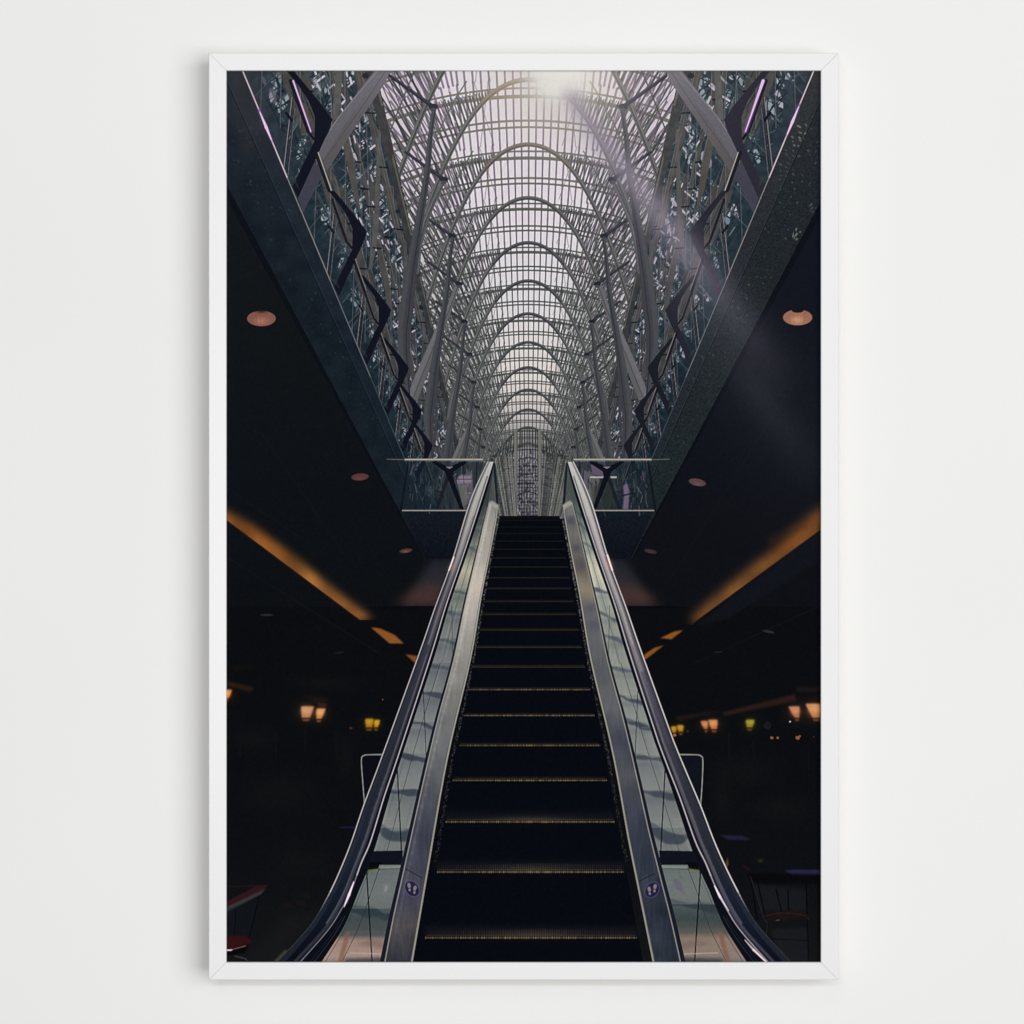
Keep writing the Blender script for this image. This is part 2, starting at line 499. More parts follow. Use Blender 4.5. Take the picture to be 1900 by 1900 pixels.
def paint_columns(cv, sgn):
    F = (lambda p: mir(p)) if sgn > 0 else (lambda p: p)
    ys = node_ys()
    for n in range(len(ys) - 1, 0, -1):
        y = ys[n]; k = (1400 - y) / 1202.0
        nx = 980 - 176 * k
        R = lambda dx, dy: F((nx + dx * k, y + dy * k))
        dk = min(1, n / 11.0)
        # strut into the node
        cv.line(R(-80, -57), R(-3, -2), 6.0 * k, mix((34, 34, 46), (50, 54, 58), dk), .95, 8.0 * k)
        cv.line(R(-80, -59.5), R(-8, -7), 1.2 * k, (96, 96, 104), .5)
        if n % 2 == 1:
            c = mix((58, 60, 66), (62, 66, 68), dk)
            L_ = [(2, 0, 8), (-6, 60, 9), (-11, 120, 11), (-24, 200, 14), (-40, 300, 20), (-50, 380, 26), (-54, 440, 22), (-44, 545, 3)]
            ctr = smooth([(a, b) for a, b, _ in L_], 5)
            ws = [np.interp(b, [q[1] for q in L_], [q[2] for q in L_]) / 2 for _, b in ctr]
            cv.poly([R(a - w, b) for (a, b), w in zip(ctr, ws)] + [R(a + w, b) for (a, b), w in list(zip(ctr, ws))[::-1]], c)
            cv.poly([R(a - w, b) for (a, b), w in zip(ctr, ws)] + [R(a - w * .2, b) for (a, b), w in list(zip(ctr, ws))[::-1]], mix(c, (100, 100, 100), .35), .8, 1)
            cv.pline([R(a + w * .35, b) for (a, b), w in zip(ctr, ws)], 1.6 * k, mix(c, (22, 24, 34), .7), .7)
        elif n % 4 == 2:
            pts = [R(0, 2), R(-20, 42), R(-40, 88), R(-54, 140), R(-60, 190)]
            c = mix((84, 84, 88), (80, 84, 82), dk)
            cv.pline(pts, 8 * k, c, 1, 18 * k)
            cv.pline([(a - 2 * k, b) for a, b in pts], 2 * k, mix(c, (124, 122, 126), .5), .7, 4 * k)
            cv.pline([(a + 2 * k, b) for a, b in pts], 1.2 * k, mix(c, (50, 50, 58), .8), .8, 2.5 * k)
        elif n > 0:
            c = mix((96, 94, 98), (86, 90, 88), dk)
            E = [(-3, 2, 8), (-26, 65, 13), (-50, 118, 20), (-74, 178, 24), (-98, 236, 26), (-120, 292, 26)]
            cv.poly([R(a - w / 2, b - w * .2) for a, b, w in E] + [R(a + w / 2, b + w * .2) for a, b, w in E[::-1]], c)
            cv.poly([R(a - w / 2, b - w * .2) for a, b, w in E] + [R(a - w * .05, b) for a, b, w in E[::-1]], mix(c, (122, 120, 128), .5), .8, 1)
            cv.pline([R(a + w * .08, b) for a, b, w in E], 1.4 * k, mix(c, (42, 42, 50), .8), .8)
        cv.ell(*R(0, 0), 9 * k, 6 * k, (34, 36, 44), 1)
        cv.ell(*R(0, 6), 6 * k, 4 * k, (66, 68, 74), .9)


def paint_bigbeam(cv, sgn):
    F = (lambda p: mir(p)) if sgn > 0 else (lambda p: p)
    pl = lambda pts, *a, **k: cv.poly([F(p) for p in pts], *a, **k)
    pl([(583, 300), (600, 322), (562, 395), (553, 367)], (62, 62, 74), .95)
    pl([(704, 120), (728, 120), (716, 152), (664, 228), (606, 318), (590, 283), (620, 226), (633, 211)],
       vgrad([(131, (112, 108, 116)), (220, (92, 90, 94)), (320, (84, 82, 82))]))
    pl([(704, 120), (712, 120), (676, 180), (636, 236), (600, 296), (590, 283), (620, 226), (633, 211)], (104, 102, 112), .55)
    cv.pline([F(p) for p in ((716, 131), (680, 186), (640, 243), (600, 300))], 1.0, (62, 62, 68), .8)
    cv.pline([F(p) for p in ((704, 128), (633, 211), (612, 242))], 1.3, (146, 142, 150), .7)


def paint_gallery(cv, sgn):
    F = (lambda p: mir(p)) if sgn > 0 else (lambda p: p)
    pl = lambda pts, *a, **k: cv.poly([F(p) for p in pts], *a, **k)
    ln = lambda a, b, *r, **k: cv.line(F(a), F(b), *r, **k)

    def vp(p, y):                       # point at height y on the line p -> vanishing point
        t = (y - p[1]) / (VY - p[1])
        return (p[0] + (VX - p[0]) * t, y)
    SL = [1.25, 1.0, .823, .70, .609, .542, .487]
    post_out = [(545, 131), (592, 188), (617, 222), (608, 246), (591, 284), (553, 367)]
    post_in = [(543, 346), (583, 262), (584, 236), (584, 216), (573, 188), (556, 162), (524, 122)]
    handr = (544, 150)
    for si in range(len(SL) - 1, -1, -1):
        k = SL[si]
        S = lambda pts: [sc(p, k) for p in pts]
        # glass base seen through the balustrade, steel stanchions
        a1, b1 = sc((543, 180), k), sc((527, 318), k)
        a2, b2 = sc((546, 200), k), sc((533, 328), k)
        cv.line(F(a1), F(b1), 3.6 * k, (30, 30, 38), 1)
        cv.line(F(a2), F(b2), 2.6 * k, (34, 34, 42), 1)
        cv.line(F((a1[0] - 1, a1[1])), F((b1[0] - 1, b1[1])), 1.6 * k, (146, 136, 144), .85)
        cv.line(F((a2[0] + 1, a2[1])), F((b2[0] + 1, b2[1])), 1.1 * k, (134, 128, 134), .7)
        for (x, y) in ((536, 215), (577, 250)):
            c_ = sc((x, y), k)
            cv.line(F((c_[0] - 5 * k, c_[1] - 6 * k)), F((c_[0] + 5 * k, c_[1] + 8 * k)), 5 * k, (14, 16, 24), .9)
        # black guard post
        tone = (16, 18, 30) if sgn < 0 else (mix((44, 42, 54), (26, 28, 36), min(1, si / 4)) if si > 0 else (32, 32, 42))
        pl(S(post_out + post_in), tone)
        # handrail broken by the posts
        y0, y1 = (150, 244)
        cR = (196, 178, 196) if si < 2 else (140, 136, 136)
        h0, h1 = vp(handr, y0), vp(handr, y1)
        h2, h3 = vp(handr, 283), vp(handr, 353)
        A = lambda q: F(sc(q, k))
        cv.line(A((h0[0] - 5, h0[1])), A((h1[0] - 5, h1[1])), 7 * k, (20, 20, 32), .9)
        cv.line(A((h2[0] - 4, h2[1])), A((h3[0] - 4, h3[1])), 7 * k, (20, 20, 32), .9)
        cv.line(A(h2), A(h3), 1.8 * k + .2, (176, 166, 156) if si == 1 else (122, 118, 114), .9)
        if si == 1:
            wv = 2.6 if sgn < 0 else 5.5
            cv.line(A(h0), A(h1), wv + 2, (150, 80, 170), .6, soft=2)
            cv.line(A(h0), A(h1), wv, (222, 190, 226), 1, 1.8)
        elif si > 1:
            cv.line(A((h0[0] - 2, h0[1])), A((h1[0] - 2, h1[1])), 1.0, cR, .5)
        # panel of the guard seen edge-on
        pl(S([(548, 330), (556, 352), (530, 322)]), (60, 62, 60), .4)
    # glass balustrade veil and granite fascia
    g0, s0, e0 = (450, 131), (420, 150), (420, 341)
    top = 110
    a_, b_ = vp(g0, top), vp(g0, 946)
    pl([a_, b_, vp(s0, 946), vp(s0, top)], vgrad([(131, (44, 48, 54)), (300, (36, 42, 50)), (600, (28, 36, 46)), (946, (28, 38, 46))]), .96)
    tg = vgrad([(131, (36, 41, 47)), (350, (27, 35, 43)), (600, (24, 32, 40)), (900, (26, 36, 42)), (1035, (18, 24, 32))])
    pl([vp(s0, top), vp(s0, 948), (790 - 0, 1037), vp(e0, 1037), vp(e0, top)], tg)
    if sgn > 0:
        m = full_mask(cv, [F(p) for p in [vp(g0, top), vp(g0, 948), vp(e0, 1037), vp(e0, top)]])
        gr = (noise2(1.2, 5) - .5) * 18 + (noise2(3, 6) - .5) * 8
        cv.a += (m * gr)[..., None] * np.array((1, 1, 1), np.float32) * .9 + (m * 3)[..., None] * np.array((1.5, .6, -.6), np.float32)
    else:
        m = full_mask(cv, [vp(g0, top), vp(g0, 948), vp(e0, 1037), vp(e0, top)])
        gr = (noise2(22, 15) - .5) * 9 + (noise2(2, 16) - .5) * 4 - 4
        cv.a += (m * gr)[..., None] * np.array((.9, 1, .95), np.float32)
    # reflections in the glass
    for _ in range(70):
        t = rng.random()
        y = 230 + 600 * rng.random() ** 1.2
        xa, xb = vp(g0, y)[0], vp(e0, y)[0]
        x = xb + (xa - xb) * (.25 + .6 * rng.random())
        kk = (1400 - y) / 1200
        cv.ell(*F((x, y)), (1 + 3 * rng.random()) * kk, (.8 + 2.2 * rng.random()) * kk,
               (52, 72, 80) if sgn < 0 else (96, 108, 102), .35, .8)
    if sgn > 0:
        for m_ in range(16):
            y = 236 + m_ * 9.0
            x = vp(g0, y)[0] - 14 - 5 * math.sin(m_ * 2.1)
            for q in range(2):
                cv.ell(*F((x - q * 11 - rng.random() * 5, y + rng.normal() * 2)), (2 + 2.6 * rng.random()) * (1 - m_ * .03), (1 + 1.6 * rng.random()) * (1 - m_ * .03), (142, 148, 122) if m_ < 5 else (96, 106, 98), (.8 - m_ * .04) * (.5 + .5 * rng.random()), .4 + .4 * rng.random())
        for _ in range(9):
            cv.ell(1475 + rng.normal() * 4, 432 + rng.normal() * 8, .8 + 1.4 * rng.random(), 1 + 2.5 * rng.random(), (110, 124, 114), .7, .3)
            cv.ell(1507 + rng.normal() * 3, 383 + rng.normal() * 7, .7 + rng.random(), 1 + 2 * rng.random(), (74, 86, 84), .6, .5)
    else:
        pl([(430, 131), (470, 131), (500, 240), (455, 300), (425, 200)], (54, 52, 58), .35, 12)
        for (x, y, w, h) in ((490, 150, 3, 8), (506, 178, 6, 15), (517, 140, 5, 6)):
            cv.ell(x, y, w, h, (120, 116, 128), .5, -.3)
    pl([(498, 131), (520, 131), (496, 190), (484, 245), (478, 205)], (70, 76, 92), .25, 3)
    # seams, edges, handrail glint
    ln(vp(s0, top), vp(s0, 946), 1.2, (12, 16, 22), .9)
    ln((vp(s0, top)[0] + 2, top), (vp(s0, 946)[0] + 2, 946), 1.0, (58, 66, 74), .35)
    for (y0, y1, c, w) in ((131, 330, (206, 186, 196), 2.2), (330, 520, (134, 130, 130), 1.6), (520, 700, (104, 110, 116), 1.5), (700, 946, (62, 74, 80), 1.3)):
        ln(vp(g0, y0), vp(g0, y1), w, c, .95)
    q = vp(g0, 236 if sgn < 0 else 226)
    d = np.array([VX - g0[0], VY - g0[1]]); d = d / np.hypot(*d)
    cv.line(F((q[0] - d[0] * 34, q[1] - d[1] * 34)), F((q[0] + d[0] * 26, q[1] + d[1] * 26)), 5, (146, 70, 160), .65, soft=3)
    cv.line(F((q[0] - d[0] * 30, q[1] - d[1] * 30)), F(q), 1.6, (226, 196, 228), 1, 5.2)
    cv.line(F(q), F((q[0] + d[0] * 26, q[1] + d[1] * 26)), 5.2, (226, 196, 228), 1, 1.6)
    # shadow line under the fascia
    pl([vp(e0, top), vp(e0, 1037), (vp(e0, 1037)[0] - 3, 1037), (vp((408, 341), 110)[0] - 4, 110)], (12, 14, 22), .85)
    # fascia across the opening
    pl([(747, 948), (880, 948), (842, 1037), (790, 1037)], vgrad([(948, (20, 26, 34)), (1037, (14, 17, 26))]))
    m = full_mask(cv, [F(p) for p in [(747, 948), (880, 948), (842, 1037), (790, 1037)]])
    cv.a += (m * (noise2(1.7, 31) - .5) * 8)[..., None]
    # gallery guard across the opening: bar, glass, brackets
    pl([(752, 857), (897, 857), (872, 947), (747, 947)], (24, 36, 44), .55)
    cx = 833 if sgn < 0 else 980 * 2 - 1127
    for xx, c in ((870, (120, 108, 122)), (862, (96, 100, 96))):
        pl([(cx + 14, 890), (xx + 6, 872), (xx + 8, 925), (cx + 26, 940)], c, .55)
    for _ in range(60):
        x = 760 + 122 * rng.random(); y = 862 + 80 * rng.random()
        cv.line(F((x, y)), F((x + rng.normal() * 3, y + 4 + 14 * rng.random())), 1.2 + 2 * rng.random(),
                [(18, 24, 34), (52, 70, 70), (96, 86, 108), (40, 54, 60), (72, 78, 58)][int(rng.random() * 5)], .55)
    if sgn < 0:
        cv.poly([(849, 886), (856, 880), (862, 883), (874, 881), (875, 896), (848, 897)], (138, 122, 142), .8, .8)
        cv.line((848, 889), (875, 889), 1.4, (30, 34, 40), .9); cv.line((860, 880), (861, 898), 1.2, (40, 44, 50), .8)
        cv.line((862, 915), (874, 915), 1.5, (150, 146, 140), .6); cv.line((864, 935), (872, 935), 1.2, (130, 128, 124), .6)
        cv.poly([(858, 900), (866, 900), (866, 945), (860, 945)], (104, 98, 94), .7, .8)
    else:
        cv.poly([(1096, 862), (1126, 867), (1122, 884), (1100, 880)], (96, 84, 106), .9)
        cv.poly([(1156, 902), (1164, 896), (1168, 912), (1166, 945), (1155, 945), (1158, 920)], (124, 104, 128), .8, .8)
        cv.line((1153, 920), (1170, 916), 3, (26, 28, 34), .9)
        cv.poly([(1095, 884), (1144, 884), (1144, 887), (1095, 887)], (176, 172, 168), .85)
        cv.poly([(1098, 905), (1120, 890), (1140, 905), (1146, 944), (1100, 944)], (42, 50, 42), .6, 3)
    B = [(-24, 856), (0, 866), (26, 856), (36, 857), (9, 875), (7, 884), (28, 946), (21, 946), (-3, 886), (-7, 876), (-32, 857)]
    pl([(cx - 4, 880), (cx + 1, 886), (cx - 20, 946), (cx - 26, 946)], (26, 30, 36), .9)
    pl([(cx + a, b) for a, b in B], (14, 16, 26))
    cv.poly([F((cx - 6, 866)), F((cx + 8, 866)), F((cx + 1, 870))], (140, 130, 142), .8)
    for q_ in (1.0,):
        ln((757, 860), (744, 948), 4, (14, 18, 28), .7)
    ln((718, 852), (752, 853), 1.4, (120, 118, 112), .7)
    ln((752, 853.2), (895, 853.2), 3.2, (118, 116, 112), 1)
    ln((752, 852.2), (895, 852.2), 1.4, (186, 180, 174), 1)
    ln((747, 947.3), (872, 947.3), 2.0, (150, 146, 140), .95)
    for xx in (787, 884):
        ln((xx, 858), (xx, 946), 1.6, (20, 22, 30), .8)


def paint_under(cv):
    # ceilings beside the well
    cv.poly([(414, 330), (790, 1037), (842, 1037), (842, 1240), (414, 1240)], vgrad([(340, (19, 22, 25)), (600, (16, 20, 23)), (1000, (14, 17, 21)), (1240, (13, 15, 18))]))
    cv.poly([(1530, 330), (1170, 1037), (1110, 1037), (1110, 1240), (1530, 1240)], vgrad([(340, (19, 21, 30)), (600, (17, 20, 28)), (1000, (15, 17, 23)), (1240, (14, 15, 19))]))
    for sgn in (-1, 1):
        F = (lambda p: mir(p)) if sgn > 0 else (lambda p: p)
        pl = lambda pts, *a, **k: cv.poly([F(p) for p in pts], *a, **k)
        pl([(800, 1037), (850, 1037), (810, 1124), (748, 1124)], vgrad([(1030, (33, 35, 40)), (1080, (42, 41, 47)), (1124, (50, 43, 46))]), .95, 8)
        pl([(765, 1092), (820, 1080), (815, 1124), (730, 1124)], (84, 54, 46), .5, 9)
        pl([(414, 1126), (838, 1126), (800, 1300), (414, 1300)], (12, 13, 16), 1)
        pl([(700, 1124.5), (838, 1124.5), (838, 1129), (700, 1129)], (10, 11, 15), 1)
    # cove light, left
    cv.clip = full_mask(cv, [(414, 959.5), (668, 1150), (740, 1151), (740, 880), (414, 880)])
    mott = noise2(34, 71)
    og = vgrad([(930, (140, 84, 42)), (1000, (132, 78, 36)), (1080, (150, 96, 48)), (1150, (144, 90, 46))])

    def org(xx, yy):
        g = mott[np.clip((yy - Y0).astype(int), 0, H - 1), np.clip((xx - X0).astype(int), 0, W - 1)]
        return og(xx, yy) * (.78 + .4 * g)[..., None]
    cv.poly([(400, 936), (470, 974), (560, 1041), (640, 1109), (692, 1147), (640, 1160), (400, 975)], org, .95, 8)
    cv.clip = None
    cv.line((414, 961), (668, 1151), 1.6, (58, 36, 20), .8)
    cv.poly([(688, 1164), (705, 1166), (733, 1178), (749, 1194), (723, 1194)], (142, 86, 38), .95, 1.4)
    cv.poly([(712, 1163), (740, 1176), (756, 1192), (735, 1180)], (14, 14, 16), .5, 2)
    cv.poly([(752, 1214), (774, 1217), (772, 1232)], (128, 76, 34), .95, 1.2)
    # cove light, right
    cv.poly([(1530, 980), (1530, 1034), (1350, 1148), (1290, 1162)], (18, 20, 27), .9, 1.5)
    cv.line((1474, 1020), (1492, 1052), 1.4, (14, 16, 22), .9)
    cv.clip = full_mask(cv, [(1530, 977), (1283, 1158), (1255, 1158), (1255, 860), (1530, 860)])
    cv.poly([(1545, 930), (1500, 960), (1440, 1016), (1350, 1088), (1284, 1146), (1290, 1164), (1545, 975)], org, .94, 11)
    cv.poly([(1500, 975), (1430, 1012), (1420, 1000), (1480, 968)], (60, 40, 24), .35, 5)
    cv.clip = None
    cv.line((1530, 978), (1284, 1158), 1.6, (50, 32, 20), .8)
    cv.poly([(1268, 1169), (1250, 1172), (1225, 1184), (1246, 1186)], (142, 84, 34), .95, 1)
    cv.poly([(1232, 1197), (1214, 1202), (1196, 1214), (1194, 1224), (1200, 1222)], (138, 82, 34), .95, 1.2)
    # hall below
    cv.poly([(414, 1236), (1530, 1236), (1530, 1800), (414, 1800)], vgrad([(1236, (12, 13, 16)), (1400, (11, 13, 16)), (1600, (13, 15, 18)), (1786, (20, 21, 23))]))
    cv.ell(495, 1141, 12, 2.2, (42, 44, 46), .8); cv.ell(630, 1211, 9, 1.4, (34, 36, 38), .7, -.1)
    cv.ell(1426, 1172, 11, 2.4, (50, 50, 52), .8, .2); cv.ell(1332, 1210, 8, 1.4, (38, 38, 40), .7)
    cv.poly([(414, 1262), (470, 1275), (466, 1284), (414, 1270)], (54, 32, 18), .7, 1.5)
    cv.poly([(420, 1240), (480, 1236), (440, 1242)], (44, 28, 16), .6, 3)
    cv.poly([(560, 1290), (612, 1296), (600, 1308), (590, 1306)], (36, 26, 22), .6, 3)
    cv.poly([(590, 1304), (608, 1306), (604, 1314), (592, 1312)], (54, 34, 22), .7, 1)
    cv.poly([(1340, 1322), (1475, 1288), (1478, 1300), (1345, 1328)], (48, 31, 24), .8, 1.5)
    cv.poly([(1478, 1274), (1523, 1276), (1523, 1282), (1478, 1284)], (34, 26, 22), .7, 1.5)
    cv.poly([(1250, 1330), (1310, 1322), (1340, 1318), (1260, 1338)], (36, 26, 24), .8, 1.5)
    for (a, b) in (((414, 700), (640, 1030)), ((414, 1030), (700, 1210)), ((1530, 620), (1240, 1080)), ((414, 900), (560, 1000)), ((1530, 1120), (1290, 1230))):
        cv.line(a, b, 1.3, (24, 27, 30), .45, soft=1)
    for (x, y, w, h) in ((600, 1268, 60, 14), (470, 1372, 40, 26), (520, 1470, 70, 40), (1380, 1430, 60, 30), (1450, 1500, 60, 26), (640, 1400, 18, 40), (1340, 1480, 20, 50), (560, 1600, 60, 30)):
        cv.ell(x, y, w, h, (23, 22, 24), .5, soft=1.2)
    for (x, y) in ((445, 1360), (512, 1366), (566, 1352), (624, 1362), (1352, 1362), (1398, 1372), (1500, 1384)):
        cv.line((x, y), (x + 1, y + 44), 3, (19, 19, 22), .6, soft=1.5)
    # downlights
    for (x, y, rx, ry, an, c1, c2) in ((485, 591, 26.5, 14, 0, (128, 84, 76), (176, 116, 98)), (668, 885, 16, 6.4, -.08, (82, 54, 54), (108, 64, 62)), (753, 1022, 11.5, 3.8, -.14, (76, 52, 50), (126, 88, 80)),
                                       (1480, 589, 27, 14.5, 0, (150, 104, 84), (206, 152, 122)), (1294, 895, 16, 6.4, .2, (84, 62, 64), (106, 80, 78)), (1207, 1023, 11.5, 3.4, .22, (54, 44, 48), (70, 54, 56))):
        cv.ell(x, y, rx + 1, ry + 1, (30, 24, 24), .8, an)
        cv.ell(x, y, rx, ry, c1, 1, an)
        cv.clip = np.zeros((H, W), np.float32)
        r = cv._box(x - rx - 2, y - ry - 2, x + rx + 2, y + ry + 2)
        yy, xx = np.mgrid[r[1]:r[3], r[0]:r[2]].astype(np.float32)
        cv.clip[r[1]:r[3], r[0]:r[2]] = np.clip((1 - np.hypot((xx + X0 + .5 - x) / rx, (yy + Y0 + .5 - y) / ry)) * ry, 0, 1)
        cv.ell(x, y + ry * .35, rx * .55, ry * .6, c2, .85, an, soft=1.3)
        for q in range(14):
            u = rng.random() * 2 - 1
            cv.line((x + u * rx, y - ry), (x + u * rx * .8, y + ry), .8, mix(c1, (90, 50, 46), .6), .22)
        cv.clip = None
    cv.ell(485, 578, 12, 3.4, (36, 30, 30), .8, soft=1.6)
    cv.ell(1480, 576, 11, 4.4, (18, 19, 24), 1)
    # hanging lamps of the hall
    peach, yel, grn = (206, 148, 100), (178, 134, 34), (146, 138, 36)
    lamps = [([(559, 1311), (582, 1311), (575, 1332), (560, 1332)], peach), ([(588, 1315), (604, 1315), (596, 1334), (587, 1334)], (228, 158, 92)),
             ([(678, 1334), (693, 1334), (691, 1350), (679, 1350)], yel), ([(695, 1336), (705, 1336), (701, 1350), (694, 1350)], (204, 150, 24)),
             ([(414, 1280), (430, 1280), (424, 1296), (414, 1300)], (226, 140, 66)),
             ([(1245, 1348), (1255, 1348), (1254, 1360), (1248, 1360)], yel), ([(1256, 1346), (1268, 1346), (1267, 1358), (1259, 1358)], yel),
             ([(1300, 1338), (1313, 1338), (1313, 1353), (1307, 1353)], (206, 132, 82)), ([(1314, 1336), (1331, 1336), (1330, 1353), (1320, 1353)], (214, 138, 80)),
             ([(1384, 1336), (1400, 1336), (1396, 1350), (1386, 1350)], grn),
             ([(1463, 1311), (1483, 1311), (1483, 1332), (1475, 1332)], (198, 130, 90)), ([(1495, 1306), (1521, 1306), (1521, 1332), (1508, 1332)], (214, 144, 94))]
    for q, c in lamps:
        bx = sum(a for a, _ in q) / 4; by = sum(b for _, b in q) / 4
        wd = max(a for a, _ in q) - min(a for a, _ in q)
        cv.ell(bx, by, wd * 1.0, wd * .9, mix(c, (60, 20, 5), .5), .16, soft=1.0)
        cv.poly([(a + (bx - a) * -.02, b) for a, b in q], mix(c, (90, 40, 20), .35), 1, .8)
        cv.ell(bx, by - 1, wd * .42, wd * .4, c, .95, soft=1.1)
        cv.poly([q[0], q[1], ((q[1][0] + q[2][0]) / 2, by), ((q[0][0] + q[3][0]) / 2, by)], mix(c, (240, 210, 170), .3) if c[2] > 60 else mix(c, (235, 214, 60), .4), .5, 1.5)
        cx = (q[2][0] + q[3][0]) / 2; w2 = (q[2][0] - q[3][0]) / 2
        cv.poly([(cx - w2, q[2][1] + 1.6), (cx + w2, q[2][1] + 1.6), (cx + w2 * .7, q[2][1] + 6), (cx - w2 * .7, q[2][1] + 6)], mix(c, (60, 30, 20), .6), .8, .7)
        cv.line((q[3][0] - 1, q[2][1]), (q[2][0] + 1, q[2][1]), 1.1, (64, 34, 20), .9)
    for x, y, s_ in ((1432, 1369, 3), (1443, 1369, 2.4), (1480, 1369, 4), (1484, 1366, 2), (1510, 1367, 1.6), (651, 1351, 3), (1276, 1357, 2), (1252, 1364, 3)):
        cv.ell(x, y, s_, s_ * .8, (190, 112, 60), .7 if x not in (651, 1510, 1276) else .25, .3)
    cv.ell(1466, 1339, 1.4, 1, (220, 220, 225), .9)
    cv.ell(1424, 1346, 7, 7, (24, 27, 36), .8); cv.ell(710, 1298, 1, 1, (200, 120, 80), .6)
    # glass screens beside the escalator foot
    cv.poly([(671, 1402), (720, 1402), (700, 1440), (676, 1496)], (13, 14, 22), .8)
    cv.pline(smooth([(712, 1400), (684, 1400.5), (675, 1402), (670.5, 1410), (673, 1450), (676.5, 1494)], 4), 1.8, (136, 138, 136), .95)
    cv.poly([(1262, 1402), (1303, 1404), (1301, 1494), (1280, 1450)], (17, 19, 30), .9)
    cv.pline(smooth([(1260, 1400), (1292, 1400.5), (1300, 1402.5), (1304, 1410), (1303, 1450), (1300, 1494)], 4), 1.8, (142, 142, 138), .95)
    # tables and seats, lost in the dark
    cv.ell(650, 1535, 20, 2.2, (30, 28, 58), .7, -.03)
    cv.poly([(1336, 1549), (1378, 1551), (1392, 1557), (1386, 1559), (1350, 1558)], (33, 31, 62), .9, 1.2)
    cv.poly([(1456, 1615), (1474, 1613.5), (1530, 1614), (1530, 1624), (1490, 1626), (1470, 1624)], (42, 37, 74), .9, 1.2)
    cv.poly([(414, 1676), (476, 1644), (497, 1643), (488, 1651), (414, 1688)], (50, 22, 29), .9, .8)
    cv.poly([(414, 1686), (494, 1648), (484, 1659), (414, 1697)], (60, 56, 57), .9, .6)
    cv.poly([(414, 1692), (480, 1664), (470, 1742), (414, 1742)], (17, 21, 26), .6, 2)
    cv.line((421, 1645), (496, 1643), 1.2, (54, 26, 34), .7)
    cv.line((481, 1664), (462, 1742), 2.6, (9, 10, 13), 1); cv.line((438, 1690), (434, 1738), 2.2, (9, 10, 13), .9)
    cv.poly([(414, 1737), (454, 1736), (467, 1745), (462, 1753), (430, 1761), (414, 1762)], (52, 17, 20), .9, 1)
    cv.poly([(414, 1763), (446, 1757), (462, 1752), (455, 1768), (414, 1774)], (8, 8, 10), 1, .6)
    cv.line((414, 1764), (430, 1762.5), 2.4, (206, 190, 190), .95); cv.line((430, 1762), (456, 1755), 1.2, (150, 120, 120), .7)
    cv.pline([(436, 1774), (456, 1779), (462, 1790)], 2, (96, 98, 98), .5)
    for x, y in ((532, 1680), (568, 1662), (535, 1708), (556, 1675)):
        cv.ell(x, y, 12, 6, (38, 24, 20), .45, .2, soft=1.5)
    cv.poly([(500, 1793), (528, 1763), (536, 1764), (508, 1793)], (120, 112, 90), .6, 2)
    cv.poly([(520, 1700), (600, 1690), (560, 1740), (500, 1790), (450, 1790)], (26, 27, 28), .5, 12)
    # the seating on the right
    for q in ([(1384, 1620), (1530, 1622), (1530, 1640), (1400, 1640)],):
        cv.poly(q, (9, 9, 12), .9, 1.5)
    cv.poly([(1400, 1640), (1496, 1652), (1496, 1690), (1412, 1690)], (27, 28, 31), .75, 3)
    for a, b in (((1392, 1622), (1405, 1706)), ((1404, 1630), (1420, 1700)), ((1440, 1650), (1450, 1690)), ((1462, 1652), (1463, 1690)), ((1496, 1640), (1500, 1786)), ((1520, 1640), (1522, 1786))):
        cv.line(a, b, 3, (8, 9, 12), .9)
    cv.poly([(1418, 1694), (1490, 1688), (1500, 1702), (1430, 1710)], (30, 20, 20), .8, 1.5)
    cv.line((1440, 1708), (1446, 1707), 1.4, (90, 88, 84), .7)
    cv.pline(smooth([(1392, 1626), (1404, 1660), (1416, 1700), (1424, 1712)], 4), 1.6, (40, 40, 44), .7)
    cv.pline(smooth([(1418, 1700), (1450, 1694), (1490, 1698), (1500, 1706)], 4), 1.6, (44, 34, 34), .7)
    cv.line((1424, 1716), (1416, 1786), 1.6, (34, 36, 40), .6)
    cv.line((1446, 1724), (1450, 1786), 1.4, (34, 36, 40), .5)
    cv.poly([(1430, 1724), (1496, 1722), (1500, 1786), (1450, 1786)], (26, 29, 32), .75, 2)
    cv.line((1430, 1742), (1498, 1745), 2, (9, 10, 12), .8)
    cv.ell(1411, 1597, 5, 3, (58, 54, 28), .7, soft=1); cv.poly([(1345, 1605), (1350, 1590), (1352, 1604), (1348, 1612)], (140, 90, 44), .6, .8)
    cv.ell(1385, 1610, 8, 3, (48, 20, 22), .6, .5, soft=1)


EC = 984.5        # the escalator's own axis


OUT_EDGE = [(906, 933), (897, 968), (885, 1019), (860, 1124), (838, 1228), (809, 1334), (780, 1456), (743, 1620), (724, 1704), (706, 1795)]


def RM(p):
    """the right-hand balustrade: mirrored, with the slight drift the lens gave its foot"""
    x, y = p
    o = np.interp(y, [q[1] for q in OUT_EDGE], [q[0] for q in OUT_EDGE])
    t = min(1, max(0, (o - 4 - x) / 26))
    hand = np.interp(y, [1380, 1590, 1650, 1795], [0, 10, 13, 13])
    deck = np.interp(y, [1540, 1795], [0, 8])
    return (2 * EC - x + deck + (hand - deck) * t, y)


